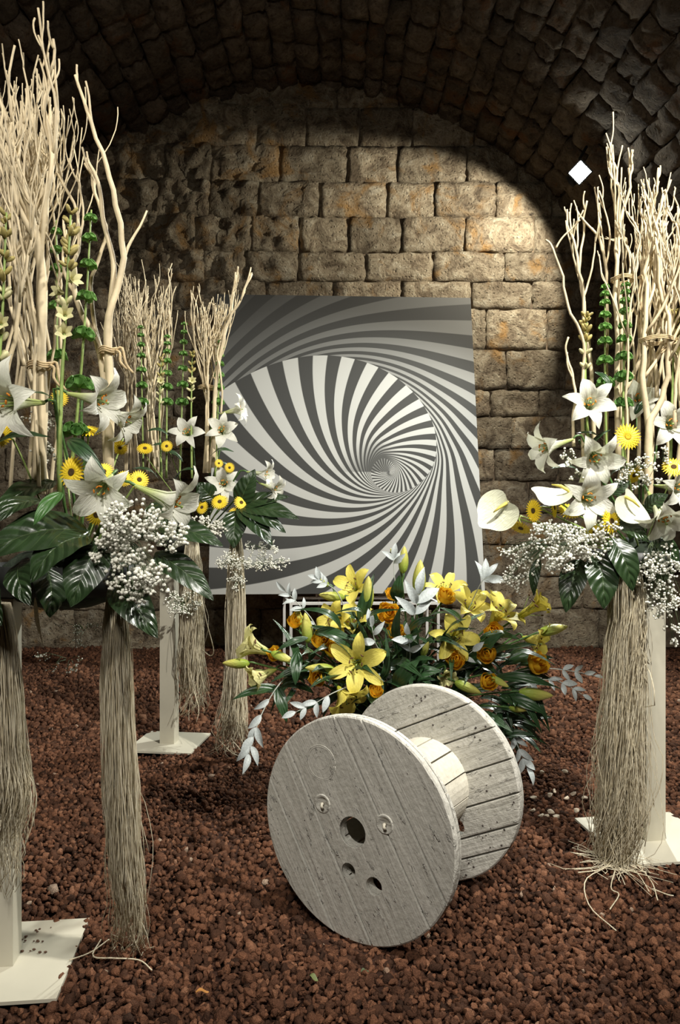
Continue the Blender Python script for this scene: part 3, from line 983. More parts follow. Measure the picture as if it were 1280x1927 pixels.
def lance_mesh(name, mat, wid, droop, fold=0.25, nu=10, nv=4, shape=0.75, wavy=0.0):
    """A leaf from the origin along +X, one long, width wid, upper side +Z."""
    def fn(u, v):
        s = v * 2 - 1
        w = wid / 2 * (math.sin(PI * min(1, u ** shape)) ** 0.85 if 0 < u < 1 else 0.02)
        w = max(w, 0.006)
        z = droop * (u * (1 - u) * 4 * 0.5 - u * u * 0.5) + fold * w * abs(s) + wavy * wid * math.sin(u * 17 + s * 1.5) * abs(s)
        return V((u, w * s, z))
    return MB().grid(fn, nu, nv).mesh(name, mat)
LANCE = [lance_mesh('leaf', M_LILYLEAF, 0.22, 0.35), lance_mesh('leaf', M_LILYLEAF, 0.17, 0.6), lance_mesh('leaf', M_LILYLEAF, 0.26, 0.2)]
SILV = [lance_mesh('leaf', M_SILVER, 0.42, 0.15, 0.3, 8, 4, 0.9), lance_mesh('leaf', M_SILVER, 0.34, 0.25, 0.35, 8, 4, 0.8)]
def gerbera_mesh():
    m = MB()
    for ring, n, r, z in ((0, 24, 1.0, -0.03), (1, 22, 0.90, 0.04), (2, 18, 0.70, 0.09)):
        for k in range(n):
            a = 2 * PI * (k + ring * 0.5) / n
            Mx = Matrix.Rotation(a, 4, 'Z')
            def fn(u, v):
                s = v * 2 - 1
                w = 0.085 * math.sin(PI * (0.18 + 0.74 * u)) * (0.4 if u > 0.97 else 1)
                return Mx @ V((lerp(0.16, r, u), w * s, z + 0.10 * math.sin(PI * u * 0.8) - 0.05 * u * ring + 0.03 * abs(s)))
            m.grid(fn, 4, 2)
    return m.mesh('ray_petals', M_RAY)
GERB = gerbera_mesh()
def disc_mesh(mat):
    m = MB()
    m.lathe([(0.25, 0.07), (0.22, 0.14), (0.15, 0.17), (0.08, 0.155), (0.001, 0.14)], 18)
    for k in range(26):
        a = 2 * PI * k / 26
        m.ball((0.21 * math.cos(a), 0.21 * math.sin(a), 0.165), 0.022, 5, 4)
    return m.mesh('disc', mat)
DISCB, DISCY = disc_mesh(M_DISCB), disc_mesh(M_DISCY)
CALYX = MB().lathe([(0.06, -0.30), (0.20, -0.14), (0.30, -0.02), (0.26, 0.0)], 12).mesh('calyx', M_STEM)
def rose_petal(name, R0, h, flare):
    def fn(u, v):
        a = (v - 0.5) * 2.2
        r = R0 * (0.45 + 0.75 * math.sin(PI * (0.08 + u * 0.78))) + flare * u ** 3
        r *= 1 + 0.16 * u * u * math.sin(v * 9 + R0 * 40)
        return V((r * math.cos(a), r * math.sin(a), h * u - 0.16 * h * (abs(v - 0.5) * 2) ** 2.5 * u + 0.06 * u * math.sin(v * 11 + R0 * 9)))
    return MB().grid(fn, 6, 6).mesh(name, M_ROSE)
ROSEP = [rose_petal('petal', 0.11, 1.06, -0.02), rose_petal('petal', 0.23, 1.04, 0.02), rose_petal('petal', 0.36, 0.96, 0.08), rose_petal('petal', 0.46, 0.84, 0.22)]

def stem_part(root, M, pts, r, mat, name='stem', n=6, ns=8):
    Mi = M.inverted()
    path = smoothpath(pts, ns)
    m = MB().tube([Mi @ p for p in path], r / M.to_scale().x, n)
    return m.build(name, mat, root)

def facing_frame(p, d, s, roll=0.0):
    M = frame(p, d, None, 1.0)
    return M @ Matrix.Rotation(roll, 4, 'Z') @ Matrix.Scale(s, 4)

prng = random.Random(21)
def white_lily(px, py, D, d, label, foot, length=0.15, roll=None, group='white trumpet lilies'):
    """px, py: middle of the mouth; d: the way it faces."""
    d = V(d).normalized()
    mouth = at(px, py, D)
    base = mouth - d * length * 0.9
    M = facing_frame(base, d, length, prng.uniform(0, 2) if roll is None else roll)
    r = thing('white_lily', M, label, 'lily', group)
    for k in range(6):
        tilt = Matrix.Rotation(prng.uniform(-.05, .05), 4, 'Y')
        inst('petal', PW_OUT if k % 2 else PW_IN, r, Matrix.Rotation(k * PI / 3, 4, 'Z') @ tilt)
    inst('stamens', STAM_W, r)
    f = V(foot)
    stem_part(r, M, [base + d * 0.004, base - d * 0.05 + V((0, 0, -0.01)), f.lerp(base, 0.45) + V((0, 0, 0.02)), f], 0.0045, M_STEM)
    return r
def leaves_on(root, M, a, b, n, size):
    """Foliage along a stem from a to b, children of the flower."""
    Mi = M.inverted(); s = M.to_scale().x
    for k in range(n):
        t = prng.uniform(0.25, 0.95)
        p = a.lerp(b, t)
        dirn = (V((prng.uniform(-1, 1), prng.uniform(-1.0, 0.35), prng.uniform(-0.35, 0.75)))).normalized()
        dirn = (dirn + (a - b).normalized() * 0.5).normalized()
        L = size * prng.uniform(0.7, 1.25)
        up = V((prng.uniform(-.4, .4), -0.5, 1))
        z = (up - dirn * up.dot(dirn)).normalized()
        y = z.cross(dirn)
        Q = Matrix((dirn, y, z)).transposed().to_4x4()
        inst('leaf', prng.choice(LANCE), root, Mi @ (Matrix.Translation(p) @ Q @ Matrix.Scale(L, 4)))
def yellow_lily(px, py, D, d, label, foot, length=0.10, kind='open', nl=4):
    d = V(d).normalized()
    base = at(px, py, D) - d * length * (0.35 if kind == 'open' else 0.5)
    M = facing_frame(base, d, length, prng.uniform(0, 2))
    r = thing('yellow_lily', M, label, 'lily', 'yellow lilies behind the spool')
    a, b = YSET[kind]
    for k in range(6):
        inst('petal', a if k % 2 else b, r, Matrix.Rotation(k * PI / 3, 4, 'Z') @ Matrix.Rotation(prng.uniform(-.13, .13), 4, 'Y'))
    inst('stamens', STAM_Y, r)
    f = V(foot)
    mid = f.lerp(base, 0.55) + V((0, 0, 0.05))
    stem_part(r, M, [base, base - d * 0.03, mid, f], 0.0045, M_STEM)
    leaves_on(r, M, base - d * 0.04, f, nl, 0.15)
    return r
def lily_bud(px, py, D, d, label, foot, length=0.11, nl=2, group='lily buds behind the spool', fat=1.0):
    """px, py: middle of the bud; d: from stalk to tip."""
    d = V(d).normalized()
    base = at(px, py, D) - d * length * 0.5
    M = facing_frame(base, d, length, prng.uniform(0, 2))
    r = thing('lily_bud', M, label, 'flower bud', group)
    inst('bud', BUD, r, Matrix.Diagonal((fat, fat, 1, 1)))
    f = V(foot)
    stem_part(r, M, [base + d * 0.003, base - d * 0.03, f.lerp(base, 0.5) + V((0, 0, 0.04)), f], 0.004, M_STEM)
    leaves_on(r, M, base - d * 0.03, f, nl, 0.14)
    return r
def gerbera(px, py, D, d, dia, label, foot, disc=None, group='yellow gerberas'):
    d = V(d).normalized()
    p = at(px, py, D)
    M = facing_frame(p, d, dia / 2, prng.uniform(0, 1))
    r = thing('gerbera', M, label, 'gerbera', group)
    inst('ray_petals', GERB, r)
    inst('disc', disc or DISCB, r)
    inst('calyx', CALYX, r)
    f = V(foot)
    stem_part(r, M, [p - d * dia * 0.08, p - d * 0.05, f.lerp(p, 0.4), f], 0.003, M_STEMP)
    return r
def rose(px, py, D, d, label, foot, size=0.05):
    d = V(d).normalized()
    p = at(px, py, D) - d * size * 0.5
    M = facing_frame(p, d, size, prng.uniform(0, 2))
    r = thing('rose', M, label, 'rose', 'orange roses behind the spool')
    for k in range(3): inst('petal', ROSEP[0], r, Matrix.Rotation(k * 2.1, 4, 'Z') @ Matrix.Rotation(prng.uniform(-.05, .05), 4, 'Y'))
    for k in range(4): inst('petal', ROSEP[1], r, Matrix.Rotation(k * 1.57 + 0.5, 4, 'Z') @ Matrix.Rotation(prng.uniform(-.05, .12), 4, 'Y'))
    for k in range(4): inst('petal', ROSEP[2], r, Matrix.Rotation(k * 1.57 + 1.2, 4, 'Z') @ Matrix.Rotation(prng.uniform(-.05, .15), 4, 'Y'))
    for k in range(4): inst('petal', ROSEP[3], r, Matrix.Rotation(k * 1.6 + 0.2, 4, 'Z') @ Matrix.Rotation(prng.uniform(0, .3), 4, 'Y'))
    inst('calyx', CALYX, r, Matrix.Translation((0, 0, 0.05)))
    f = V(foot)
    stem_part(r, M, [p, p - d * 0.03, f.lerp(p, 0.5), f], 0.003, M_STEM)
    return r
def big_leaf(b, t, width, label, name='glossy_leaf', mat=None, arch=0.12, face=(0, -1, 0.5), wavy=0.03, shape=0.72, group=None, fold=0.16, cat='leaf'):
    b, t = at(*b), at(*t)
    L = (t - b).length
    x = (t - b) / L
    z = V(face); z = (z - x * z.dot(x)).normalized(); y = z.cross(x)
    w2 = width / L / 2
    def fn(u, v):
        s = v * 2 - 1
        w = w2 * (math.sin(PI * min(1, u ** shape)) ** 0.8) if 0.0 < u < 1 else 0.0
        w = max(w, 0.004)
        zz = arch * math.sin(PI * u) + fold * w * abs(s) * 1.2 - 0.10 * w * s * s + wavy * w2 * 2 * math.sin(u * 19 + s) * abs(s) * 0.6
        bl = 0.05 * w2 * 2 * math.cos((u * 6.5 - abs(s) * 0.8) * 2 * PI) * abs(s) * (1 - abs(s))
        return V((u * L, w * s * L, (zz + bl) * L))
    m = MB().grid(fn, 20, 10)
    Q = Matrix.Translation(b) @ Matrix((x, y, z)).transposed().to_4x4()
    o = inst(name, m.mesh(name, mat or M_LEAF), None, Q)
    tag(o, label, cat, group)
    return o
def bells(pts, whorls, sz, label, group='bells of Ireland stems'):
    """A spire of green cup flowers: pts foot to tip (pixel, pixel, D); whorls: fractions along it."""
    P = [at(*p) for p in pts]
    r = thing('bells_of_ireland', Matrix.Translation(P[0]), label, 'flower', group)
    path = smoothpath(P, 20)
    m = MB().tube([p - P[0] for p in path], [lerp(0.006, 0.0025, k / 19) for k in range(20)], 6); m.build('stem', M_STEMP, r)
    for w in whorls:
        k = w * 19; i = min(int(k), 18)
        c = path[i].lerp(path[i + 1], k - i) - P[0]
        s = sz * 1.12 * lerp(1.1, 0.45, max(0, (w - 0.45)) / 0.55)
        m = MB()
        for q in range(7):
            a = 2 * PI * q / 7 + w * 17
            ax = V((math.cos(a), math.sin(a), 0.35 + 0.35 * (q % 2))).normalized()
            Mx = frame(c + ax * 0.004, ax, V((0, 0, 1)))
            m2 = MB().lathe([(0.08, 0), (0.24, 0.35), (0.46, 0.75), (0.66, 1.05), (0.68, 1.07), (0.42, 0.75), (0.18, 0.3), (0.02, 0.18)], 8)
            m2.v = [tuple(Mx @ (V(p) * s)) for p in m2.v]
            m.add(m2.v, m2.f)
        me = m.mesh('bell_whorl', M_BELL)
        inst('bell_whorl', me, r)
    return r
def tuberose(pts, blooms, buds, sz, label, group='tuberose stems'):
    P = [at(*p) for p in pts]
    r = thing('tuberose', Matrix.Translation(P[0]), label, 'flower', group)
    path = smoothpath(P, 20)
    MB().tube([p - P[0] for p in path], [lerp(0.007, 0.003, k / 19) for k in range(20)], 6).build('stem', M_STEMP, r)
    def posn(w):
        k = w * 19; i = min(int(k), 18)
        return path[i].lerp(path[i + 1], k - i) - P[0]
    for n, w in enumerate(buds):
        for q in range(4):
            a = n * 2.2 + q * 1.6 + prng.uniform(-.4, .4)
            ax = V((math.cos(a), math.sin(a) - 0.15, prng.uniform(0.6, 1.5))).normalized()
            b_ = sz * prng.uniform(0.6, 0.95) * (0.75 if w > 0.93 else 1)
            Mx = frame(posn(min(1, max(0, w + prng.uniform(-.02, .015)))) + ax * sz * 0.15, ax)
            m = MB(); m.ball((0, 0, b_ * 0.45), b_ * 0.5, 8, 6, (0.46, 0.46, 1))
            m.v = [tuple(Mx @ V(p)) for p in m.v]
            m.build('bud', M_TUBERB if w > 0.75 else M_TUBER, r)
    for n, w in enumerate(blooms):
        a = n * 2.4 - 1.2
        ax = V((math.cos(a), -abs(math.sin(a)) - 0.3, 0.25)).normalized()
        Mx = frame(posn(w) + ax * sz * 0.2, ax)
        m = MB()
        for k in range(6):
            Rz = Matrix.Rotation(k * PI / 3, 4, 'Z')
            m.grid(lambda u, v: Mx @ Rz @ V((sz * (0.08 + 0.55 * u ** 1.5), sz * 0.24 * math.sin(PI * (0.1 + 0.85 * u)) * (v * 2 - 1), sz * (0.75 * u ** 0.7))), 5, 2)
        m.build('floret', M_TUBER, r)
    return r
def silver_spray(pts, leaves, size, label, droop=0.0, pairs=True):
    """A eucalyptus twig: pts foot to tip; leaves: fractions."""
    P = [at(*p) for p in pts]
    r = thing('eucalyptus_sprig', Matrix.Translation(P[0]), label, 'foliage', 'silvery eucalyptus sprigs')
    path = smoothpath(P, 16)
    MB().tube([p - P[0] for p in path], [lerp(0.003, 0.0015, k / 15) for k in range(16)], 5).build('stem', M_SILVERS, r)
    for n, w in enumerate(leaves):
        k = w * 15; i = min(int(k), 14)
        p = path[i].lerp(path[i + 1], k - i) - P[0]
        t = (path[i + 1] - path[i]).normalized()
        for sgn in ((-1, 1) if pairs and w < 0.97 and prng.random() < 0.7 else (prng.choice((-1, 1)),)):
            side = t.cross(V((0, -1, 0.2)))
            side = side.normalized() if side.length > 1e-4 else V((1, 0, 0))
            d = (t * prng.uniform(0.55, 0.9) + side * sgn * prng.uniform(0.5, 1.0) + V((0, prng.uniform(-0.5, 0.2), -droop))).normalized() if w < 0.97 else t
            up = V((prng.uniform(-.5, .5), -1, prng.uniform(0, .7)))
            z = (up - d * up.dot(d)).normalized(); y = z.cross(d)
            inst('leaf', prng.choice(SILV), r, Matrix.Translation(p) @ Matrix((d, y, z)).transposed().to_4x4() @ Matrix.Scale(size * prng.uniform(0.75, 1.15), 4))
    return r
def gypsophila(blobs, size, label, seed, stemto=None, group='baby\'s breath clusters'):
    """blobs: (px, py, D, rx, ry, rz in metres, count). One airy cloud of tiny white blossoms on wiry stems."""
    g = random.Random(seed)
    m = MB()
    org = at(*blobs[0][:3])
    for px, py, D, rx, ry, rz, n in blobs:
        c = at(px, py, D)
        hubs = []
        for k in range(max(3, n // 6)):
            a = V((g.gauss(0, 1), g.gauss(0, 1), g.gauss(0, 1))).normalized() * (g.random() ** 0.35)
            hubs.append(c + V((a.x * rx, a.y * ry, a.z * rz)) * 0.82)
        root = stemto if stemto else c + V((0, 0.05, -rz * 0.2))
        for h in hubs:
            m.tube([V(root).lerp(h, 0.25), V(root).lerp(h, 0.7) + V((0, 0, 0.01)), h], [0.0011, 0.0009, 0.0007], 3, 1)
        for k in range(n):
            h = g.choice(hubs)
            q = V((g.gauss(0, 1), g.gauss(0, 1) - 0.3, g.gauss(0, 1))).normalized() * g.uniform(0.3, 1) * min(rx, rz) * 0.30
            p = h + q
            s = size * g.uniform(0.65, 1.25)
            m.ball(p, s, 5, 3, (1, 1, 0.85), 0, Matrix.Rotation(g.uniform(0, 3), 3, 'X'))
            if k % 2 == 0:
                m.tube([h, p], [0.0006, 0.0005], 3, 1)
    o = m.build('babys_breath', [M_GYP, M_GYPS], None, True, org)
    tag(o, label, 'flowers', group, 'stuff')
    return o
def raffia(path, label, n, seed, r=0.0013, loose=18, ends=0.25, wob=1.0):
    """path: (px, py, D, half width in metres) from the knot down to the ends."""
    g = random.Random(seed)
    C = [at(p[0], p[1], p[2]) for p in path]; Wd = [p[3] for p in path]
    top = C[0]
    N = 22
    cp = smoothpath(C, N)
    def wid(t):
        u = t * (len(Wd) - 1); k = min(int(u), len(Wd) - 2)
        return lerp(Wd[k], Wd[k + 1], u - k)
    m = MB()
    for s in range(n + loose):
        lo = s >= n
        a, rr = g.uniform(0, 2 * PI), math.sqrt(g.random())
        a2 = a + g.uniform(-1.2, 1.2)
        q_ = g.random()
        end = 1 - ends * (g.uniform(0.55, 1.0) if q_ < 0.72 else g.uniform(0.25, 0.6) if q_ < 0.9 else g.uniform(0, 0.25))
        if lo: end = g.uniform(1 - ends * 1.2, 1.0)
        f1, f2, f3 = g.uniform(4, 13), g.uniform(14, 30), g.uniform(0, 6)
        amp = g.uniform(0.08, 0.42) * wob * (2.2 if lo else 1)
        ty = g.uniform(0.5, 1.0); kx, ky = g.uniform(-1, 1), g.uniform(-1, 1)
        pts = []
        for k in range(N):
            t = k / (N - 1) * end
            u = t * (N - 1); i = min(int(u), N - 2)
            c = cp[i].lerp(cp[i + 1], u - i); w = wid(t)
            aa = lerp(a, a2, t)
            q = rr * (1.25 if lo and t > 0.5 else 1)
            x = q * math.cos(aa) + amp * math.sin(f1 * t + f3) * t + 0.07 * wob * math.sin(f2 * t + a)
            y = q * math.sin(aa) + amp * math.cos(f1 * t * 1.1 + f3) * t
            if t > 0.3:
                nz_ = V((a * 9.7, s * 0.37, t * 7.0)); x += noise.noise(nz_) * 0.55 * wob * (t - 0.3); y += noise.noise(nz_ + V((7, 0, 0))) * 0.4 * wob * (t - 0.3)
            if t > 0.72:
                x += kx * (t - 0.72) * 2.6 * wob * math.sin(t * 19 + f3); y += ky * (t - 0.72) * 2.0
            p = c + V((x * w, y * w, 0))
            if t > 0.93 and g.random() < 0.5: p += V((g.uniform(-1, 1), g.uniform(-1, 1), 0)) * w * 0.35
            if p.z < 0.035: p.z = 0.035 + g.uniform(0, 0.004)
            pts.append(p)
        m.tube(pts, r * g.uniform(0.6, 1.5), 3)
    o = m.build('raffia_bundle', M_RAFF, None, True, top)
    tag(o, label, 'raffia', 'raffia bundles under the flower stands')
    return o

# ---------------------------------------------------------------- bare branches
def branch(pts, r0, r1, label, seed, forks=4, group=None, spread=0.22, flen=0.30, sub=True, tipfork=True, kinks=0.026):
    """pts: world points foot to tip."""
    g = random.Random(seed)
    m = MB()
    N = 26
    def wiggle(path, amp):
        o = V((g.uniform(0, 50), g.uniform(0, 50), g.uniform(0, 50)))
        return [p + V((noise.noise(o + p * 5.0), noise.noise(o + p * 5.0 + V((9, 0, 0))), 0)) * amp * (k / len(path)) + V((noise.noise(o + p * 16.0), noise.noise(o + p * 16.0 + V((5, 0, 0))), 0)) * amp * 0.35 * (k / len(path)) for k, p in enumerate(path)]
    path = wiggle(smoothpath(pts, N), kinks * 2)
    L = sum((b - a).length for a, b in zip(path[:-1], path[1:]))
    m.tube(path, [lerp(r0, r1, (k / (N - 1)) ** 0.8) for k in range(N)], 7)
    def sprout(p, t, r, length, depth):
        side = V((g.uniform(-1, 1), g.uniform(-1, 1), 0)).normalized()
        d = (t + side * g.uniform(0.35, 0.75)).normalized()
        q = [p]
        n = 8
        for k in range(n):
            d = (d + V((0, 0, 1)) * 0.14 + V((g.uniform(-1, 1), g.uniform(-1, 1), 0)) * 0.15 - side * 0.06).normalized()
            q.append(q[-1] + d * length / n)
        m.tube(q, [lerp(r, r1 * 0.75, k / n) for k in range(n + 1)], 6)
        if depth > 0:
            for _ in range(g.choice((1, 1, 2))):
                k = g.randint(3, n - 1)
                sprout(q[k], (q[k + 1] - q[k]).normalized(), lerp(r, r1 * 0.75, k / n) * 0.8, length * g.uniform(0.3, 0.55), depth - 1)
    for k in range(forks):
        t = g.uniform(0.42, 0.9)
        i = int(t * (N - 1))
        rr = lerp(r0, r1, (i / (N - 1)) ** 0.8)
        rem = L * (1 - t)
        sprout(path[i], (path[i + 1] - path[i]).normalized(), rr * 0.7, min(max(rem * g.uniform(0.5, 1.0), 0.05), flen * 2.2), 1 if sub else 0)
    if tipfork:
        sprout(path[-2], (path[-1] - path[-2]).normalized(), r1, g.uniform(0.03, 0.08), 0)
    o = m.build('bare_branch', M_BARK, None, True, path[0])
    tag(o, label, 'branch', group)
    return o
def twine(c, rx, ry, label, tail):
    c = at(*c)
    m = MB()
    for q in range(3):
        m.tube([c + V((rx * math.cos(2 * PI * k / 20), ry * math.sin(2 * PI * k / 20), (q - 1) * 0.006 + 0.003 * math.sin(k))) for k in range(21)], 0.0028, 5)
    e = c + V((rx, -ry * 0.4, 0))
    m.tube(smoothpath([e, e + V((0.02, 0, 0.006)), e + V(tail) * 0.6, e + V(tail)], 10), 0.004, 6)
    m.tube(smoothpath([e, e + V((0.015, -.005, -0.01)), e + V(tail) * 0.5 + V((-0.012, 0, 0)), e + V(tail) * 0.85 + V((-.01, 0, 0))], 10), 0.004, 6)
    o = m.build('twine_tie', M_TWINE, None, True, c)
    tag(o, label, 'twine')

# ================================================================== near left arrangement
FA = V((-0.80, 2.34, 1.20))
GA = 'lilies of the near left arrangement'
white_lily(-2, 758, 1.98, (-0.30, -0.90, -0.12), 'large white lily cut by the left edge of the photo, nearest the viewer', FA, 0.19, 0.75)
white_lily(203, 757, 2.14, (0.90, -0.32, -0.22), 'white lily before the pale trunk, its orange anthers showing, facing right', FA, 0.155, 0.9)
white_lily(246, 795, 2.26, (0.85, -0.15, -0.45), 'white lily seen from the side behind the one with orange anthers', FA, 0.14, 0.4)
white_lily(188, 930, 2.06, (0.05, -0.90, -0.38), 'white lily facing the viewer just above the large baby\'s breath cluster on the left', FA, 0.16, 0.15)
white_lily(342, 952, 2.10, (0.88, -0.25, -0.36), 'white lily with a long horizontal trumpet pointing right, above the left baby\'s breath', FA, 0.17, 0.8)
for px, py, D, d, dia, lab in [
    (137, 889, 2.12, (-0.35, -0.85, 0.1), 0.092, 'largest yellow gerbera with a brown eye at the left, beside a facing lily'),
    (165, 812, 2.30, (0.15, -0.45, 0.85), 0.080, 'yellow gerbera seen edge-on under the twine-tied trunk at the left'),
    (234, 901, 2.16, (0.35, -0.9, 0.2), 0.048, 'small yellow gerbera between the trunk and the horizontal white lily'),
    (196, 888, 2.26, (0.1, -0.8, 0.4), 0.06, 'yellow gerbera half hidden behind the lily facing the viewer at the left'),
    (226, 842, 2.46, (0.1, -0.8, -0.4), 0.055, 'dim yellow gerbera under the side-on white lily'),
    (6, 822, 2.16, (-0.3, -0.8, 0.3), 0.075, 'yellow gerbera at the left edge of the photo below the largest lily'),
    (112, 750, 2.50, (0.3, -0.8, 0.1), 0.06, 'yellow gerbera half hidden behind a green stem near the left twine'),
    (182, 968, 2.16, (0.0, -0.7, -0.3), 0.07, 'yellow gerbera peeping out below the lily above the left baby\'s breath'),
    (262, 903, 2.28, (0.4, -0.8, 0.2), 0.06, 'yellow gerbera behind the horizontal trumpet lily')]:
    gerbera(px, py, D, d, dia, lab, FA, None)
for b, t, w, lab, kw in [
    ((170, 1000, 2.12), (-38, 1050, 1.98), 0.150, 'broad glossy leaf running to the left edge of the photo under the lilies', dict(face=(0.1, -0.7, 0.7), arch=0.16)),
    ((166, 1008, 2.08), (58, 1098, 1.95), 0.125, 'shiny folded leaf hanging left of centre in the near left arrangement', dict(face=(-0.2, -0.8, 0.55), arch=0.2)),
    ((186, 1018, 2.06), (133, 1143, 1.98), 0.115, 'smooth dark leaf hanging just left of the left baby\'s breath', dict(face=(0.1, -1, 0.15), arch=0.10)),
    ((214, 1098, 2.14), (297, 1201, 2.05), 0.100, 'lowest dark leaf hanging below the left baby\'s breath', dict(face=(0.2, -0.9, 0.5), arch=0.14)),
    ((292, 1040, 2.16), (402, 1130, 2.10), 0.085, 'long dark leaf pointing down right from the left baby\'s breath', dict(face=(0.3, -0.8, 0.6), arch=0.1)),
    ((300, 992, 2.18), (420, 1028, 2.14), 0.085, 'dark leaf pointing right beside the left baby\'s breath', dict(face=(0.1, -0.7, 0.8), arch=0.1)),
    ((40, 1055, 2.05), (58, 1140, 1.95), 0.085, 'shiny leaf hanging at the far left under the broad leaves', dict(face=(-0.3, -0.9, 0.4), arch=0.18)),
    ((105, 905, 2.25), (-14, 972, 2.12), 0.110, 'black-green leaf behind the glossy leaves at the left edge', dict(face=(0, -0.5, 0.9), arch=0.1)),
    ((88, 945, 2.12), (-8, 985, 2.0), 0.075, 'leaf with a bright sheen at the left edge below the gerbera', dict(face=(0.0, -0.6, 0.85), arch=0.18)),
    ((282, 948, 2.24), (334, 1003, 2.20), 0.085, 'small dark leaf under the horizontal white lily', dict(face=(0.2, -0.9, 0.3))),
    ((86, 1060, 2.2), (94, 1162, 2.16), 0.115, 'black leaf in shadow at the bottom of the near left arrangement', dict(face=(0.7, -0.6, -0.2))),
    ((-30, 1080, 2.05), (4, 1178, 1.98), 0.10, 'leaf cut by the left edge, lowest of the near left arrangement', dict(face=(-0.3, -0.9, 0.2)))]:
    big_leaf(b, t, w, lab, group='broad glossy leaves', **kw)
big_leaf((117, 926, 2.05), (63, 989, 1.98), 0.042, 'bright green lily leaf left of the lily above the baby\'s breath', 'lily_leaf', M_BRIGHT, group='lily leaves', arch=0.12)
big_leaf((128, 827, 2.12), (200, 893, 2.05), 0.042, 'dark lily leaf slanting over the brown-eyed gerbera', 'lily_leaf', M_LILYLEAF, group='lily leaves', arch=0.18)
big_leaf((110, 760, 2.15), (40, 745, 2.10), 0.028, 'narrow lily leaf right of the largest lily', 'lily_leaf', M_LILYLEAF, group='lily leaves', arch=0.2, face=(0, -.4, 1))
big_leaf((-20, 842, 2.08), (92, 822, 2.05), 0.045, 'lily leaf crossing the left edge under the largest lily', 'lily_leaf', M_LILYLEAF, group='lily leaves', arch=0.12, face=(0, -.6, 1))
bells([(132, 900, 2.28), (147, 760, 2.28), (160, 600, 2.28), (172, 395, 2.28)], [0.20, 0.40, 0.60, 0.73, 0.83, 0.91, 0.97], 0.025, 'tall green bells of Ireland spire right of the near left branches')
bells([(110, 900, 2.45), (108, 700, 2.45), (106, 415, 2.45)], [0.55, 0.72, 0.84, 0.90, 0.96], 0.022, 'bells of Ireland spire half hidden among the near left branches')
tuberose([(112, 930, 2.18), (115, 750, 2.18), (123, 600, 2.18), (133, 405, 2.18)], [0.60, 0.67, 0.75, 0.79], [0.70, 0.83, 0.88, 0.92, 0.96, 0.99], 0.042, 'tuberose stem with cream florets before the near left branches')
tuberose([(-20, 930, 2.15), (-8, 760, 2.15), (4, 600, 2.15), (12, 400, 2.15)], [0.64], [0.5, 0.6, 0.74, 0.80, 0.86, 0.92, 0.97], 0.040, 'tuberose stem with ochre buds at the left edge of the photo')
gypsophila([(252, 1000, 2.02, 0.115, 0.07, 0.09, 360), (262, 1085, 2.02, 0.095, 0.06, 0.08, 300), (205, 1030, 2.03, 0.06, 0.06, 0.08, 150), (325, 1010, 2.06, 0.05, 0.05, 0.05, 80), (205, 1098, 2.02, 0.02, 0.02, 0.02, 10)], 0.0058,
           'dense white baby\'s breath cluster hanging from the near left arrangement', 31, at(240, 1010, 2.2))
gypsophila([(60, 790, 2.4, 0.08, 0.05, 0.04, 60), (115, 800, 2.4, 0.05, 0.05, 0.05, 40), (85, 850, 2.4, 0.07, 0.05, 0.05, 60)], 0.0042, 'sparse baby\'s breath between the trunks of the near left arrangement', 32)
gypsophila([(150, 1180, 2.35, 0.09, 0.06, 0.06, 60), (120, 1235, 2.35, 0.10, 0.06, 0.06, 50), (100, 1110, 2.35, 0.05, 0.05, 0.06, 50)], 0.0030, 'thin dim baby\'s breath hanging below the near left leaves', 33)
gypsophila([(345, 1135, 2.5, 0.06, 0.05, 0.06, 160)], 0.0030, 'wispy baby\'s breath over the cream post at the left', 34)
raffia([(212, 1098, 2.20, 0.012), (218, 1180, 2.20, 0.036), (220, 1300, 2.22, 0.044), (228, 1480, 2.26, 0.048), (236, 1620, 2.30, 0.048), (244, 1730, 2.34, 0.050), (236, 1825, 2.40, 0.060)],
       'long raffia bundle hanging to the gravel right of the nearest stand', 520, 41, 0.0010, 34, 0.36)
raffia([(-2, 1135, 2.14, 0.03), (8, 1250, 2.14, 0.042), (16, 1400, 2.14, 0.046), (22, 1500, 2.16, 0.055), (12, 1590, 2.18, 0.050), (14, 1690, 2.2, 0.03)],
       'raffia bundle before the post at the left edge of the photo', 360, 42, 0.0010, 36, 0.45, 1.3)
big_leaf((66, 1124, 2.2), (80, 1210, 2.2), 0.012, 'single stray raffia blade beside the left raffia bundle', 'raffia_strand', M_RAFF, group=None, arch=0.1, cat='raffia')
# branches: one tree-like branch with a clear outline at the right of the bundle, the rest crowded
def bp(*q): return [at(*p) for p in q]
GB = 'bare branches crowded in the near left arrangement'
CR = 'bleached bare branch among the crowd rising at the left edge'
branch(bp((205, 905, 2.30), (206, 760, 2.30), (203, 640, 2.30), (206, 560, 2.30), (228, 470, 2.30), (212, 370, 2.28), (200, 295, 2.28), (175, 215, 2.28), (136, 140, 2.28)), 0.016, 0.0040, 'tall bleached branch standing right of the near left crowd, curving back to the left', 501, 2, None, flen=0.10, sub=False)
branch(bp((203, 700, 2.31), (206, 600, 2.31), (214, 520, 2.31), (206, 450, 2.30), (198, 380, 2.30), (190, 330, 2.30), (183, 310, 2.30)), 0.012, 0.004, 'thinner bleached branch inside the fork of the right-hand trunk at the left', 502, 1, None, flen=0.06, sub=False)
branch(bp((205, 905, 2.33), (196, 740, 2.33), (180, 640, 2.33), (150, 575, 2.33), (140, 520, 2.33), (137, 430, 2.33), (125, 330, 2.33)), 0.015, 0.004, 'bleached branch leaning left from the right-hand trunk behind the green bells', 503, 3, None, flen=0.1)
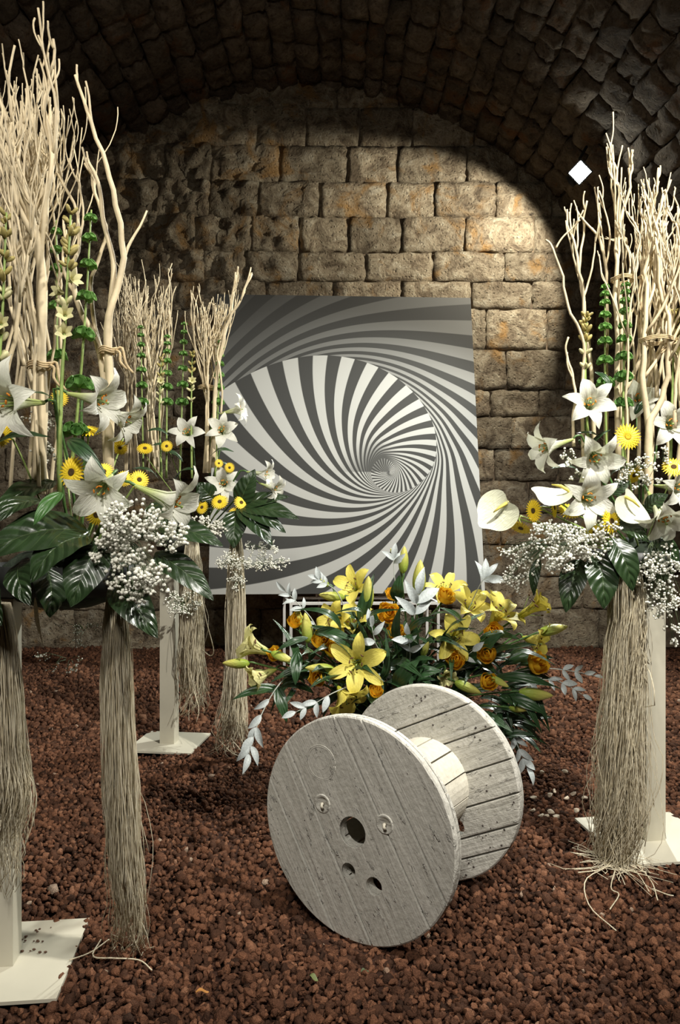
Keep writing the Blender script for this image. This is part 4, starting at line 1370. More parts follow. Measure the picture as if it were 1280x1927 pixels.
branch(bp((200, 690, 2.34), (180, 620, 2.34), (172, 520, 2.34), (186, 440, 2.34), (172, 370, 2.34), (164, 310, 2.34)), 0.008, 0.0035, 'thin bleached branch between the green bells and the right-hand trunk', 504, 1, None, flen=0.06)
branch(bp((74, 925, 2.25), (76, 800, 2.25), (74, 640, 2.25), (74, 470, 2.25), (60, 400, 2.24), (45, 310, 2.24), (24, 230, 2.24), (10, 160, 2.24)), 0.022, 0.0048, 'thickest bleached trunk with a wide fork at the left', 505, 5, None, flen=0.25)
branch(bp((76, 640, 2.26), (78, 480, 2.26), (88, 380, 2.26), (92, 270, 2.26), (96, 160, 2.26), (92, 70, 2.26)), 0.013, 0.004, 'branch with the highest forked tip at the left', 506, 3, None, flen=0.2)
bg = random.Random(77)
for k in range(24):
    xb = bg.choice((bg.uniform(40, 105), bg.uniform(40, 105), bg.uniform(-40, 40)))
    xt = bg.uniform(-55, 112)
    yt = lerp(60, 230, bg.random()) + max(0, xt - 40) * 1.7
    D = bg.uniform(2.16, 2.62)
    xm = lerp(xb, xt, 0.45) + bg.uniform(-30, 30)
    y0 = 930 if k % 3 == 0 else bg.uniform(620, 780)
    branch(bp((xb, y0, D), (lerp(xb, xm, .5), lerp(y0, 560, .5), D), (xm, 520, D), (lerp(xm, xt, .6) + bg.uniform(-28, 28), 330, D), (xt, yt, D)), bg.uniform(0.005, 0.009), 0.0024, CR, 600 + k, bg.randint(5, 8), GB, flen=0.30)
twine((75, 688, 2.25), 0.034, 0.034, 'twine knotted round the thick trunk at the left', (0.05, -0.01, -0.075))
twine((203, 660, 2.31), 0.026, 0.026, 'twine knotted round the right-hand trunk at the left', (0.055, -0.01, -0.07))

# ================================================================== far left arrangement, before the board
FC = V((-0.80, 4.45, 1.22))
white_lily(350, 812, 4.28, (0.0, -0.85, 0.15), 'white lily with a green throat, left of two facing lilies before the board', FC, 0.165, 0.5)
white_lily(418, 808, 4.28, (0.12, -0.9, 0.1), 'white lily with a green throat overlapping the left edge of the spiral', FC, 0.165, 0.9)
white_lily(420, 910, 4.22, (0.05, -0.9, 0.05), 'white lily facing the viewer just above two yellow gerberas', FC, 0.165, 0.2)
white_lily(456, 770, 4.32, (0.90, -0.2, 0.15), 'white lily pointing right against the spiral, highest there', FC, 0.15, 0.3)
white_lily(506, 893, 4.25, (0.90, -0.3, -0.12), 'white lily pointing right over the palmate leaf, upper one', FC, 0.15, 0.6)
white_lily(522, 922, 4.18, (0.80, -0.4, -0.30), 'half-open white lily pointing right over the palmate leaf, lower one', FC, 0.14, 0.1)
for px, py, d, dia, lab in [
    (273, 845, (0.1, -0.6, 0.6), 0.095, 'yellow gerbera under the left branch bundle near the board'),
    (314, 840, (0, -0.8, 0.2), 0.07, 'orange-tinged gerbera right of the left branch bundle near the board'),
    (414, 945, (-0.1, -0.8, 0.5), 0.10, 'yellow gerbera lying under the facing lily by the board'),
    (454, 946, (0.3, -0.8, 0.3), 0.085, 'upper yellow gerbera of the pair on the palmate leaf'),
    (443, 968, (-0.1, -0.9, 0.1), 0.085, 'lower yellow gerbera of the pair on the palmate leaf'),
    (381, 955, (-0.3, -0.7, 0.2), 0.08, 'yellow gerbera beside the baby\'s breath left of the palmate leaf'),
    (432, 880, (0.2, -0.9, -0.1), 0.06, 'small yellow gerbera in the foliage before the board\'s left edge'),
    (412, 872, (0.2, -0.9, 0.1), 0.05, 'tiny yellow gerbera hidden under the right branch bundle by the board')]:
    gerbera(px, py, 4.2, d, dia, lab, FC)
fats = thing('fatsia_leaf', Matrix.Translation(at(452, 952, 4.22)), 'large dark palmate leaf spreading right before the spiral board', 'leaf')
def lobe(b, t, w, face, root, D=4.2):
    o = big_leaf(b, t, w, None, 'leaf_lobe', face=face, arch=0.08, cat=None)
    M0 = o.matrix_basis.copy()
    o.parent = root
    o.matrix_basis = Matrix.Translation(-root.matrix_basis.translation) @ M0
for t, w in (((563, 977, 4.12), 0.13), ((538, 1003, 4.08), 0.12), ((512, 1027, 4.06), 0.13), ((480, 883, 4.2), 0.12), ((545, 935, 4.2), 0.10)):
    lobe((450, 952, 4.22), t, w, (0.2, -0.75, 0.65), fats)
big_leaf((445, 960, 4.2), (440, 1032, 4.1), 0.135, 'dark oval leaf hanging over the narrow raffia bundle', group='broad glossy leaves', face=(0, -1, 0.2))
big_leaf((402, 940, 4.22), (372, 908, 4.2), 0.11, 'dark leaf between two facing lilies by the board', group='broad glossy leaves', face=(-.2, -.8, .4))
big_leaf((400, 960, 4.3), (330, 935, 4.3), 0.12, 'dark leaf behind the long horizontal lily', group='broad glossy leaves', face=(-.2, -.8, .6))
for q, (b, t) in enumerate((((325, 850, 4.3), (285, 838, 4.25)), ((300, 905, 4.3), (248, 882, 4.2)), ((330, 905, 4.3), (372, 885, 4.2)), ((345, 870, 4.25), (300, 850, 4.2)), ((395, 860, 4.25), (440, 850, 4.2)), ((440, 900, 4.3), (405, 868, 4.2)), ((318, 820, 4.3), (275, 812, 4.25)))):
    big_leaf(b, t, 0.05, ['dark lily leaf left of the facing lily near the board', 'arching lily leaf under the left bundle near the board', 'arching lily leaf left of the hanging oval leaf', 'lily leaf under the left facing lily by the board',
                          'lily leaf under the right facing lily by the board', 'lily leaf behind the lowest facing lily by the board', 'narrow black leaf tip left of the left facing lily'][q], 'lily_leaf', M_LILYLEAF, group='lily leaves', arch=0.2, face=(0, -.5, .9))
for k, (x0, x1, yt, lab) in enumerate(((270, 265, 612, 'leftmost bells of Ireland spire near the board'), (313, 315, 630, 'second bells of Ireland spire from the left near the board'),
                                       (338, 347, 605, 'tallest bells of Ireland spire between the two branch bundles'), (405, 416, 640, 'bells of Ireland spire behind the right branch bundle'))):
    bells([(x0, 900, 4.35), (lerp(x0, x1, .5), 760, 4.35), (x1, yt, 4.35)], [0.50, 0.61, 0.71, 0.80, 0.87, 0.93, 0.98], 0.024, lab)
tuberose([(304, 900, 4.3), (300, 780, 4.3), (304, 672, 4.3)], [0.78], [0.6, 0.68, 0.74, 0.84, 0.90, 0.95, 0.99], 0.038, 'tuberose stem right of the left branch bundle near the board')
tuberose([(361, 900, 4.3), (360, 780, 4.3), (362, 662, 4.3)], [0.76], [0.6, 0.68, 0.74, 0.84, 0.90, 0.95, 0.99], 0.038, 'tuberose stem left of the right branch bundle near the board')
gypsophila([(402, 1000, 4.12, 0.10, 0.05, 0.075, 190), (380, 985, 4.15, 0.06, 0.05, 0.06, 80)], 0.0068, 'small dense baby\'s breath cluster by the hanging oval leaf', 35)
gypsophila([(440, 1056, 4.10, 0.12, 0.05, 0.07, 230), (500, 1058, 4.12, 0.15, 0.06, 0.07, 260), (447, 1092, 4.10, 0.06, 0.05, 0.07, 110), (495, 1030, 4.12, 0.12, 0.05, 0.05, 130)], 0.0048, 'airy baby\'s breath round the top of the narrow raffia bundle', 36)
gypsophila([(330, 1150, 4.3, 0.06, 0.05, 0.05, 70), (365, 1140, 4.3, 0.05, 0.05, 0.05, 60)], 0.005, 'little baby\'s breath on the far left post', 37)
raffia([(362, 1000, 4.42, 0.02), (361, 1045, 4.42, 0.05), (360, 1100, 4.42, 0.065), (360, 1200, 4.42, 0.068), (364, 1290, 4.44, 0.075), (362, 1350, 4.44, 0.08)], 'wide raffia bundle right of the far cream post', 260, 43, 0.0015, 24, 0.28, 1.2)
raffia([(446, 1005, 4.22, 0.02), (444, 1050, 4.22, 0.045), (444, 1130, 4.22, 0.052), (443, 1240, 4.22, 0.052), (440, 1330, 4.22, 0.062), (436, 1380, 4.22, 0.075), (438, 1424, 4.24, 0.105)], 'narrow raffia bundle splaying on the gravel left of the spool', 220, 44, 0.0015, 26, 0.22, 1.2)
m = MB().tube(smoothpath(bp((380, 1130, 4.4), (390, 1175, 4.38), (402, 1222, 4.38), (396, 1234, 4.4), (380, 1222, 4.4)), 14), 0.0028, 5)
tag(m.build('raffia_strand', M_RAFF, None, True, at(380, 1130, 4.4)), 'looped raffia strand sticking out right of the wide raffia bundle', 'raffia')
GC1 = 'bare branches of the left bundle near the board'
GC2 = 'bare branches of the right bundle near the board'
for k in range(19):
    if k < 10:
        xb = bg.uniform(275, 298); xt = lerp(225, 346, (k + bg.random()) / 10); yt = bg.uniform(485, 600); D = bg.uniform(4.35, 4.6)
        lab, gr = 'thin bleached branch of the bundle between the near trunk and the board', GC1
    else:
        xb = bg.uniform(383, 408); xt = lerp(362, 452, (k - 10 + bg.random()) / 9); yt = bg.uniform(505, 600); D = bg.uniform(4.3, 4.5)
        lab, gr = 'thin bleached branch of the bundle overlapping the board\'s left edge', GC2
    xm = lerp(xb, xt, 0.35) + bg.uniform(-5, 5)
    branch(bp((xb, 890, D), (lerp(xb, xm, .6), 760, D), (xm, 660, D), (xt, yt, D)), bg.uniform(0.007, 0.012), 0.0026, lab, 700 + k, bg.randint(4, 6), gr, flen=0.30)
for k in range(6):
    xt = bg.uniform(225, 262); D = 4.75
    branch(bp((bg.uniform(235, 262), 890, D), (bg.uniform(232, 258), 690, D), (xt, bg.uniform(520, 600), D)), 0.007, 0.0026, 'thin bleached branch in the loose tuft right behind the near trunk', 740 + k, 6, 'bare branches tufted behind the near trunk', flen=0.26)
branch(bp((402, 880, 4.3), (404, 740, 4.3), (420, 640, 4.28), (432, 600, 4.28), (455, 560, 4.26), (473, 513, 4.26)), 0.013, 0.005, 'bleached branch leaning right across the top corner of the board', 760, 4, None, flen=0.15)
branch(bp((416, 778, 4.28), (415, 700, 4.28), (418, 640, 4.28)), 0.006, 0.004, 'lone straight twig before the edge of the spiral', 761, 0, None, tipfork=False)
twine((392, 729, 4.38), 0.058, 0.05, 'twine round the right branch bundle near the board', (0.03, -0.01, -0.03))

# ================================================================== right arrangement
FB = V((1.24, 3.18, 1.18))
white_lily(1113, 757, 3.02, (-0.12, -0.85, 0.18), 'large open white lily highest in the right arrangement', FB, 0.18, 0.25)
white_lily(1206, 748, 3.28, (-0.25, -0.85, 0.05), 'white lily half hidden behind the right-hand trunks', FB, 0.18, 0.7)
white_lily(1268, 797, 3.05, (-0.1, -0.85, 0.02), 'white lily at the right edge beside the trunk', FB, 0.17, 0.4)
white_lily(1017, 846, 2.98, (-0.90, -0.28, -0.28), 'white lily on a long trumpet pointing left in the right arrangement', FB, 0.17, 0.8)
white_lily(1125, 868, 2.95, (0.02, -0.82, -0.40), 'white lily facing down between the yellow gerbera and the anthuriums', FB, 0.185, 0.52)
white_lily(1112, 940, 2.86, (0.02, -0.95, -0.12), 'white lily with a bright green throat between two anthuriums', FB, 0.185, 0.0)
white_lily(1256, 985, 2.86, (0.12, -0.68, -0.66), 'white lily hanging down at the right edge', FB, 0.19, 0.5)
white_lily(1284, 920, 3.0, (0.3, -0.8, -0.1), 'white lily cut by the right edge above the hanging one', FB, 0.16, 0.2)
for px, py, D, d, dia, lab, dm in [
    (1181, 822, 2.95, (0.02, -0.95, 0.15), 0.107, 'yellow gerbera with a yellow eye facing the viewer on the right', DISCY),
    (1006, 961, 2.92, (-0.85, -0.45, -0.05), 0.092, 'yellow gerbera turned left beside the heart-shaped anthurium', None),
    (981, 992, 2.92, (-0.35, -0.45, -0.75), 0.085, 'yellow gerbera tipped down, leftmost in the right arrangement', None),
    (1041, 955, 2.95, (0.75, -0.45, 0.1), 0.085, 'yellow gerbera turned right above the right baby\'s breath', None),
    (1071, 963, 2.96, (0.0, -0.6, 0.75), 0.095, 'yellow gerbera lying under the middle anthurium', None),
    (1149, 981, 2.87, (0.45, -0.85, 0.1), 0.100, 'yellow gerbera with a brown eye under the white lily on the right', None),
    (1268, 880, 3.0, (-0.2, -0.7, 0.5), 0.092, 'yellow gerbera at the right edge behind the baby\'s breath', None),
    (1193, 893, 3.12, (0.2, -0.8, -0.5), 0.085, 'shaded gerbera behind baby\'s breath by the right-hand trunk', None),
    (1120, 1000, 2.9, (-0.2, -0.6, -0.6), 0.08, 'yellow gerbera peeping from the right baby\'s breath', None)]:
    gerbera(px, py, D, d, dia, lab, FB, dm)
def anthurium(px, py, D, d, up, size, label, foot):
    d = V(d).normalized()
    p = at(px, py, D)
    M = frame(p, d, V(up)) @ Matrix.Scale(size, 4)
    r = thing('anthurium', M, label, 'anthurium', 'white anthuriums')
    def fn(u, v):                                            # heart: lobes behind the notch, tip at -X
        a = 2 * PI * v
        rr = 0.50 * (1 + 0.16 * math.cos(a) - 0.42 * math.exp(-(min(a, 2 * PI - a) / 0.42) ** 2) + 0.26 * math.exp(-((a - PI) / 0.34) ** 2))
        x, y = rr * u * math.cos(a) - 0.08, rr * u * math.sin(a) * 1.02
        z = 0.16 * u * u * math.cos(2 * a) * 0.6 + 0.05 * u * u + 0.012 * math.sin(a * 14) * u * (1 - u) * 2
        return V((x, y, z))
    MB().grid(fn, 8, 36).build('spathe', M_SPATHE, r)
    MB().tube([(0.30, 0, 0.02), (0.22, 0.0, 0.13), (0.05, 0.02, 0.22), (-0.16, 0.03, 0.24)], [0.036, 0.042, 0.038, 0.014], 8).build('spadix', M_SPADIX, r)
    stem_part(r, M, [p - d * 0.005 + M.to_3x3() @ V((0.30, 0, 0)) * 0.9, p - d * 0.03, V(foot).lerp(p, 0.4), V(foot)], 0.0035, M_STEMP)
anthurium(938, 960, 2.90, (-0.1, -0.96, 0.12), (0.72, 0, 0.62), 0.155, 'white heart-shaped anthurium at the far left of the right arrangement, before the wall', FB)
anthurium(1052, 932, 2.88, (-0.15, -0.35, 0.90), (0.85, -0.5, -0.1), 0.165, 'white anthurium seen edge-on with its spadix up, left of the green-throated lily', FB)
anthurium(1184, 953, 2.88, (0.35, -0.70, 0.42), (-0.55, 0, 0.8), 0.150, 'white anthurium folded to the right of the green-throated lily', FB)
for b, t, w, lab, kw in [
    ((1092, 1052, 2.95), (1065, 1153, 2.88), 0.105, 'dark pointed leaf hanging left of the veined leaf on the right', dict(face=(-0.5, -0.9, 0.1))),
    ((1124, 1040, 2.88), (1137, 1146, 2.80), 0.125, 'broad veined leaf hanging in the middle of the right arrangement', dict(face=(0, -0.95, 0.3))),
    ((1152, 1012, 2.85), (1191, 1112, 2.80), 0.110, 'glossy leaf hanging over the raffia of the right stand', dict(face=(0.1, -0.9, 0.4))),
    ((1160, 985, 2.90), (1222, 1020, 2.86), 0.095, 'glossy leaf under the folded anthurium', dict(face=(0.2, -0.7, 0.7))),
    ((1014, 1050, 2.95), (1005, 1122, 2.92), 0.045, 'narrow dark leaf hanging from the right baby\'s breath', dict(face=(-0.6, -0.8, 0.1))),
    ((1150, 930, 3.0), (1185, 905, 3.0), 0.06, 'small dark leaf right of the green-throated lily', dict(face=(0, -0.8, 0.6))),
    ((1215, 960, 2.95), (1258, 930, 2.9), 0.07, 'dark leaf behind the hanging lily at the right edge', dict(face=(0, -0.8, 0.6))),
    ((1230, 1010, 2.95), (1278, 1060, 2.9), 0.09, 'shaded leaf below the hanging lily', dict(face=(0.2, -0.8, 0.5)))]:
    big_leaf(b, t, w, lab, group='broad glossy leaves', **kw)
for q, (b, t) in enumerate((((1140, 835, 3.1), (1085, 815, 3.05)), ((1110, 850, 3.1), (1150, 808, 3.05)), ((1095, 890, 3.05), (1036, 882, 3.0)), ((1195, 780, 3.1), (1222, 752, 3.1)), ((1145, 900, 3.05), (1180, 880, 3.0)), ((1120, 700, 3.1), (1150, 730, 3.05)))):
    big_leaf(b, t, 0.035, ['dark leaf under the highest lily on the right', 'leaf pointing up left of the facing gerbera', 'narrow leaf under the lily pointing left', 'green leaf under the half hidden lily',
                           'leaf right of the down-facing lily', 'leaf beside the highest lily on the right'][q], 'lily_leaf', M_LILYLEAF, group='lily leaves', arch=0.15, face=(0, -.5, .9))
bells([(1142, 880, 3.12), (1139, 700, 3.12), (1139, 532, 3.12)], [0.43, 0.55, 0.66, 0.74, 0.81, 0.88, 0.93, 0.97], 0.023, 'left bells of Ireland spire in the right arrangement')
bells([(1172, 880, 3.1), (1174, 700, 3.1), (1178, 532, 3.1)], [0.32, 0.46, 0.57, 0.67, 0.75, 0.83, 0.89, 0.94, 0.98], 0.024, 'right bells of Ireland spire in the right arrangement')
tuberose([(1110, 880, 3.1), (1102, 720, 3.1), (1104, 592, 3.1)], [], [0.60, 0.70, 0.80, 0.86, 0.90, 0.94, 0.97, 0.99], 0.040, 'tuberose spike left of the bells on the right')
tuberose([(1262, 880, 3.1), (1266, 720, 3.1), (1270, 578, 3.1)], [0.68, 0.74], [0.80, 0.86, 0.91, 0.96], 0.046, 'tuberose spike at the right edge of the photo')
gypsophila([(1045, 1010, 2.84, 0.12, 0.07, 0.08, 330), (1110, 1025, 2.84, 0.10, 0.06, 0.07, 250), (1050, 1055, 2.84, 0.10, 0.06, 0.06, 220), (1140, 1000, 2.86, 0.07, 0.06, 0.06, 90)], 0.0056, 'dense baby\'s breath cluster in the middle of the right arrangement', 51, at(1100, 1000, 3.05))
gypsophila([(970, 1040, 2.95, 0.075, 0.05, 0.07, 170), (975, 1085, 2.95, 0.07, 0.05, 0.07, 170)], 0.0044, 'thin baby\'s breath against the stone wall left of the right arrangement', 52, at(1040, 1010, 3.05))
gypsophila([(1245, 1060, 2.9, 0.10, 0.06, 0.08, 240), (1250, 1130, 2.9, 0.09, 0.06, 0.09, 230), (1272, 1190, 2.9, 0.05, 0.05, 0.06, 80), (1215, 1080, 2.9, 0.05, 0.05, 0.07, 80)], 0.0052, 'baby\'s breath hanging before the post of the right stand', 53, at(1230, 1010, 3.05))
gypsophila([(1200, 880, 3.0, 0.08, 0.06, 0.06, 120), (1225, 900, 3.0, 0.05, 0.05, 0.08, 80), (1180, 905, 3.0, 0.05, 0.05, 0.05, 50), (1255, 860, 3.02, 0.05, 0.05, 0.05, 60)], 0.0046, 'baby\'s breath round the foot of the right-hand trunk', 54)
gypsophila([(1070, 860, 3.0, 0.055, 0.05, 0.04, 70), (1092, 895, 3.0, 0.05, 0.05, 0.04, 50)], 0.0046, 'few baby\'s breath sprays beside the lily pointing left', 55)
raffia([(1180, 1066, 2.98, 0.045), (1180, 1150, 2.98, 0.070), (1177, 1260, 2.98, 0.072), (1172, 1400, 2.97, 0.078), (1168, 1530, 2.97, 0.078), (1158, 1625, 2.96, 0.055), (1165, 1690, 2.92, 0.14)],
       'thick raffia bundle before the post of the right stand', 520, 45, 0.0013, 110, 0.30, 1.6)
raffia([(1196, 1070, 2.96, 0.02), (1200, 1150, 2.94, 0.03), (1196, 1240, 2.94, 0.035), (1192, 1340, 2.93, 0.06)], 'short pale raffia hank over the thick bundle on the right', 60, 46, 0.0018, 14, 0.5, 1.6)
for k, (pts, lab) in enumerate(((((1160, 1620, 2.95), (1190, 1640, 2.95), (1225, 1678, 2.80), (1238, 1708, 2.66)), 'straight raffia end splayed toward the right edge'),
        (((1150, 1640, 2.94), (1140, 1660, 2.9), (1102, 1676, 2.80), (1110, 1722, 2.62), (1160, 1774, 2.47)), 'long raffia end bent like an elbow on the gravel'),
        (((1158, 1640, 2.94), (1125, 1655, 2.88), (1088, 1652, 2.86)), 'raffia end lying to the left of the right bundle'),
        (((1165, 1630, 2.94), (1200, 1660, 2.85), (1222, 1692, 2.72)), 'raffia end splayed right of the right bundle, inner one'),
        (((1162, 1640, 2.94), (1150, 1690, 2.75), (1165, 1705, 2.70), (1148, 1732, 2.60)), 'kinked raffia end under the right bundle'),
        (((1228, 1690, 2.74), (1255, 1700, 2.7), (1268, 1706, 2.69)), 'single pale straw on the gravel near the right edge'),
        (((190, 1795, 2.42), (175, 1822, 2.33), (215, 1824, 2.32), (262, 1828, 2.31), (286, 1850, 2.26)), 'long raffia end curling on the gravel in the left foreground'),
        (((205, 1790, 2.42), (170, 1815, 2.35), (130, 1828, 2.31)), 'raffia end lying left under the nearest long bundle'))):
    P = smoothpath(bp(*pts), 16)
    for p in P: p.z = max(p.z, 0.035)
    m = MB().tube(P, 0.0022, 5)
    tag(m.build('raffia_strand', M_RAFF, None, True, P[0]), lab, 'raffia')
GR = 'bare branches crowded at the right edge'
CRR = 'bleached bare branch among the crowd rising at the right edge'
branch(bp((1098, 860, 3.10), (1096, 760, 3.10), (1100, 680, 3.1), (1086, 624, 3.1), (1070, 586, 3.08), (1055, 521, 3.08), (1047, 463, 3.08), (1037, 450, 3.08)), 0.008, 0.0042, 'thin bleached branch arching out farthest left of the right crowd', 801, 0, None, tipfork=False)
branch(bp((1047, 466, 3.08), (1060, 440, 3.08), (1077, 418, 3.08)), 0.0042, 0.0032, 'short forked tip leaning right on the branch arching farthest left', 802, 0, None, tipfork=False)
branch(bp((1080, 840, 3.06), (1078, 760, 3.06), (1072, 680, 3.06), (1071, 632, 3.06)), 0.007, 0.004, 'short stubby bleached twig, lowest at the left of the right crowd', 803, 1, None, flen=0.05, sub=False, tipfork=False)
branch(bp((1120, 870, 3.16), (1112, 700, 3.16), (1098, 560, 3.16), (1086, 500, 3.15), (1082, 440, 3.15), (1079, 392, 3.15)), 0.010, 0.004, 'upright bleached branch, second from the left in the right crowd', 804, 3, None, flen=0.12)
branch(bp((1120, 870, 3.2), (1110, 680, 3.2), (1095, 540, 3.2), (1092, 470, 3.2), (1106, 383, 3.2)), 0.009, 0.004, 'bleached branch crossing to the right below the floodlight', 805, 2, None, flen=0.12)
branch(bp((1140, 870, 3.2), (1142, 650, 3.2), (1140, 520, 3.2), (1125, 460, 3.2), (1085, 395, 3.2)), 0.010, 0.004, 'bleached branch bending left to a tip below the floodlight', 806, 3, None, flen=0.14)
branch(bp((1165, 870, 3.18), (1160, 640, 3.18), (1162, 480, 3.18), (1164, 370, 3.18), (1158, 298, 3.18)), 0.014, 0.004, 'tall slim bleached branch just right of the floodlight', 807, 4, None, flen=0.18)
branch(bp((1165, 870, 3.22), (1170, 640, 3.22), (1164, 480, 3.22), (1178, 370, 3.22), (1194, 300, 3.22)), 0.013, 0.0045, 'bleached branch with the highest forked tip on the right', 808, 3, None, flen=0.16)
branch(bp((1218, 950, 3.05), (1224, 870, 3.05), (1226, 800, 3.05), (1238, 770, 3.05), (1262, 700, 3.05), (1258, 600, 3.06), (1240, 480, 3.08), (1250, 360, 3.1)), 0.021, 0.0045, 'thick bleached trunk of the right arrangement with smooth fork', 809, 4, None, flen=0.2)
branch(bp((1218, 950, 3.07), (1220, 820, 3.06), (1212, 680, 3.06), (1215, 560, 3.08), (1228, 430, 3.1), (1245, 320, 3.1)), 0.017, 0.0045, 'thick bleached trunk standing left in the fork on the right', 810, 5, None, flen=0.22)
for k in range(24):
    xb = bg.choice((bg.uniform(1205, 1240), bg.uniform(1240, 1310), bg.uniform(1150, 1200)))
    xt = bg.uniform(1135, 1345) if xb < 1200 else bg.uniform(1195, 1345)
    yt = bg.uniform(318, 420) + (60 if xt < 1170 else 0)
    D = bg.uniform(3.04, 3.4)
    xm = lerp(xb, xt, 0.5) + bg.uniform(-14, 14)
    y0 = 930 if k % 3 == 0 else bg.uniform(680, 820)
    branch(bp((xb, y0, D), (lerp(xb, xm, .5) + bg.uniform(-10, 10), lerp(y0, 600, .5), D), (xm + bg.uniform(-12, 12), 600, D), (lerp(xm, xt, .6) + bg.uniform(-18, 18), 460, D), (xt, yt, D)), bg.uniform(0.006, 0.010), 0.0030, CRR, 820 + k, bg.randint(3, 6), GR, flen=0.26)
twine((1174, 526, 3.18), 0.05, 0.05, 'twine round the slim branches right of the floodlight', (0.02, -0.01, -0.16))
twine((1238, 640, 3.08), 0.07, 0.06, 'twine round the trunks at the right edge', (-0.07, -0.01, -0.06))

# ================================================================== yellow arrangement behind the spool
FY = V((0.28, 3.52, 0.42))
pot = thing('planter', Matrix.Translation((0.30, 3.52, 0.0)), 'dark planter hidden under the yellow lilies behind the spool', 'planter')
MB().lathe([(0.0, 0.02), (0.15, 0.02), (0.19, 0.10), (0.22, 0.40), (0.20, 0.40), (0.17, 0.12), (0.0, 0.10)], 24).build('pot', M_BLACK, pot)
MB().ball((0, 0, 0.42), 0.24, 14, 8, (1.5, 0.6, 0.6)).build('floral_foam', plain('dark_moss_bed', (0.010, 0.018, 0.008), 0.9, 0.5, 60, 0.8), pot)
YROOTS = []
YL = [
 (673, 1249, 3.20, (-0.12, -0.95, 0.10), 0.110, 'open', 'largest open yellow lily facing the viewer above the spool'),
 (854, 1199, 3.25, (0.15, -0.90, 0.25), 0.092, 'open', 'open yellow lily facing the viewer, right of the silver leaves'),
 (662, 1170, 3.40, (-0.15, -0.45, 0.80), 0.105, 'half', 'yellow lily with upright petals above the largest one'),
 (886, 1140, 3.45, (0.2, -0.6, 0.6), 0.10, 'half', 'ruffled yellow lily upper right of the group'),
 (940, 1150, 3.40, (0.45, -0.35, 0.75), 0.12, 'half', 'yellow lily with dark stamens raised to the upper right'),
 (1004, 1143, 3.40, (0.75, -0.25, 0.55), 0.135, 'closed', 'half-closed yellow lily pointing up right over the gravel edge'),
 (1010, 1208, 3.35, (0.70, -0.50, -0.20), 0.105, 'half', 'yellow lily turned right with hanging dark stamens'),
 (478, 1218, 3.30, (-0.85, -0.25, 0.35), 0.135, 'pale', 'pale lily opening to the left, upper one at the left end'),
 (492, 1272, 3.26, (-0.80, -0.35, -0.30), 0.115, 'pale', 'pale lily drooping left, lower one at the left end'),
 (650, 1316, 3.16, (0.45, -0.55, -0.65), 0.105, 'half', 'yellow lily nodding down against the spool rim'),
 (668, 1106, 3.55, (-0.45, -0.75, 0.45), 0.095, 'open', 'yellow lily with dark anthers at the top before the board'),
 (842, 1272, 3.17, (0.1, -0.75, -0.35), 0.060, 'pale', 'small pale half-open lily just above the spool'),
 (838, 1112, 3.60, (0.1, -0.5, 0.8), 0.095, 'open', 'yellow lily with red-brown anthers at the top before the board'),
 (632, 1168, 3.42, (-0.5, -0.7, 0.2), 0.095, 'half', 'yellow lily left of the upright one, partly hidden'),
 (620, 1210, 3.36, (-0.2, -0.8, 0.3), 0.07, 'pale', 'pale lily petal cluster between two orange roses')]
for px, py, D, d, L, kind, lab in YL:
    YROOTS.append(yellow_lily(px, py, D, d, lab, FY + V((prng.uniform(-.15, .15), prng.uniform(-.08, .08), 0)), L * (1.25 if kind != 'open' else 1.15), kind, 5))
BD = [
 (760, 1053, 3.50, (0.05, 0, 1), 0.125, 'tall green bud on a bare stalk, highest of the yellow group'),
 (790, 1086, 3.48, (0.05, 0, 1), 0.160, 'largest upright yellow bud before the board'),
 (693, 1115, 3.40, (0.02, -0.1, 1), 0.150, 'upright yellow bud beside the lily with dark anthers'),
 (577, 1181, 3.35, (-0.1, -0.1, 1), 0.135, 'upright green bud at the left of the yellow group'),
 (562, 1162, 3.45, (-0.2, 0, 1), 0.10, 'slender bud behind the upright green bud on the left'),
 (444, 1248, 3.25, (-1, -0.1, 0.03), 0.115, 'green bud pointing left, farthest left of all'),
 (532, 1237, 3.22, (0.85, -0.2, -0.3), 0.105, 'green bud pointing right at the left end'),
 (602, 1258, 3.20, (-1, -0.15, 0.08), 0.125, 'pale bud lying level left of the largest lily'),
 (801, 1221, 3.20, (0.25, -0.4, 0.75), 0.080, 'stubby green bud between the two open lilies'),
 (881, 1294, 3.15, (0.9, -0.2, -0.35), 0.115, 'yellow-green bud just right of the spool\'s top edge'),
 (941, 1284, 3.15, (0.8, -0.2, -0.4), 0.080, 'short bud beside the low right rose'),
 (1009, 1306, 3.16, (1, -0.1, -0.08), 0.140, 'long green bud pointing right, low at the right end'),
 (1042, 1185, 3.35, (0.95, 0, 0.22), 0.130, 'long green bud pointing right against the stone wall'),
 (605, 1093, 3.55, (-0.75, -0.2, 0.55), 0.085, 'small bud with silver leaves, upper left of the group'),
 (624, 1122, 3.48, (-0.9, -0.3, 0.15), 0.125, 'pale bud pointing left under the small silvery bud'),
 (977, 1333, 3.14, (0.8, -0.5, 0.05), 0.085, 'lowest green bud right of the spool'),
 (741, 1042, 3.52, (-0.5, -0.2, 0.8), 0.06, 'tiny bud left of the highest bud')]
for px, py, D, d, L, lab in BD:
    YROOTS.append(lily_bud(px, py, D, d, lab, FY + V((prng.uniform(-.15, .15), prng.uniform(-.08, .08), 0)), L, 2))
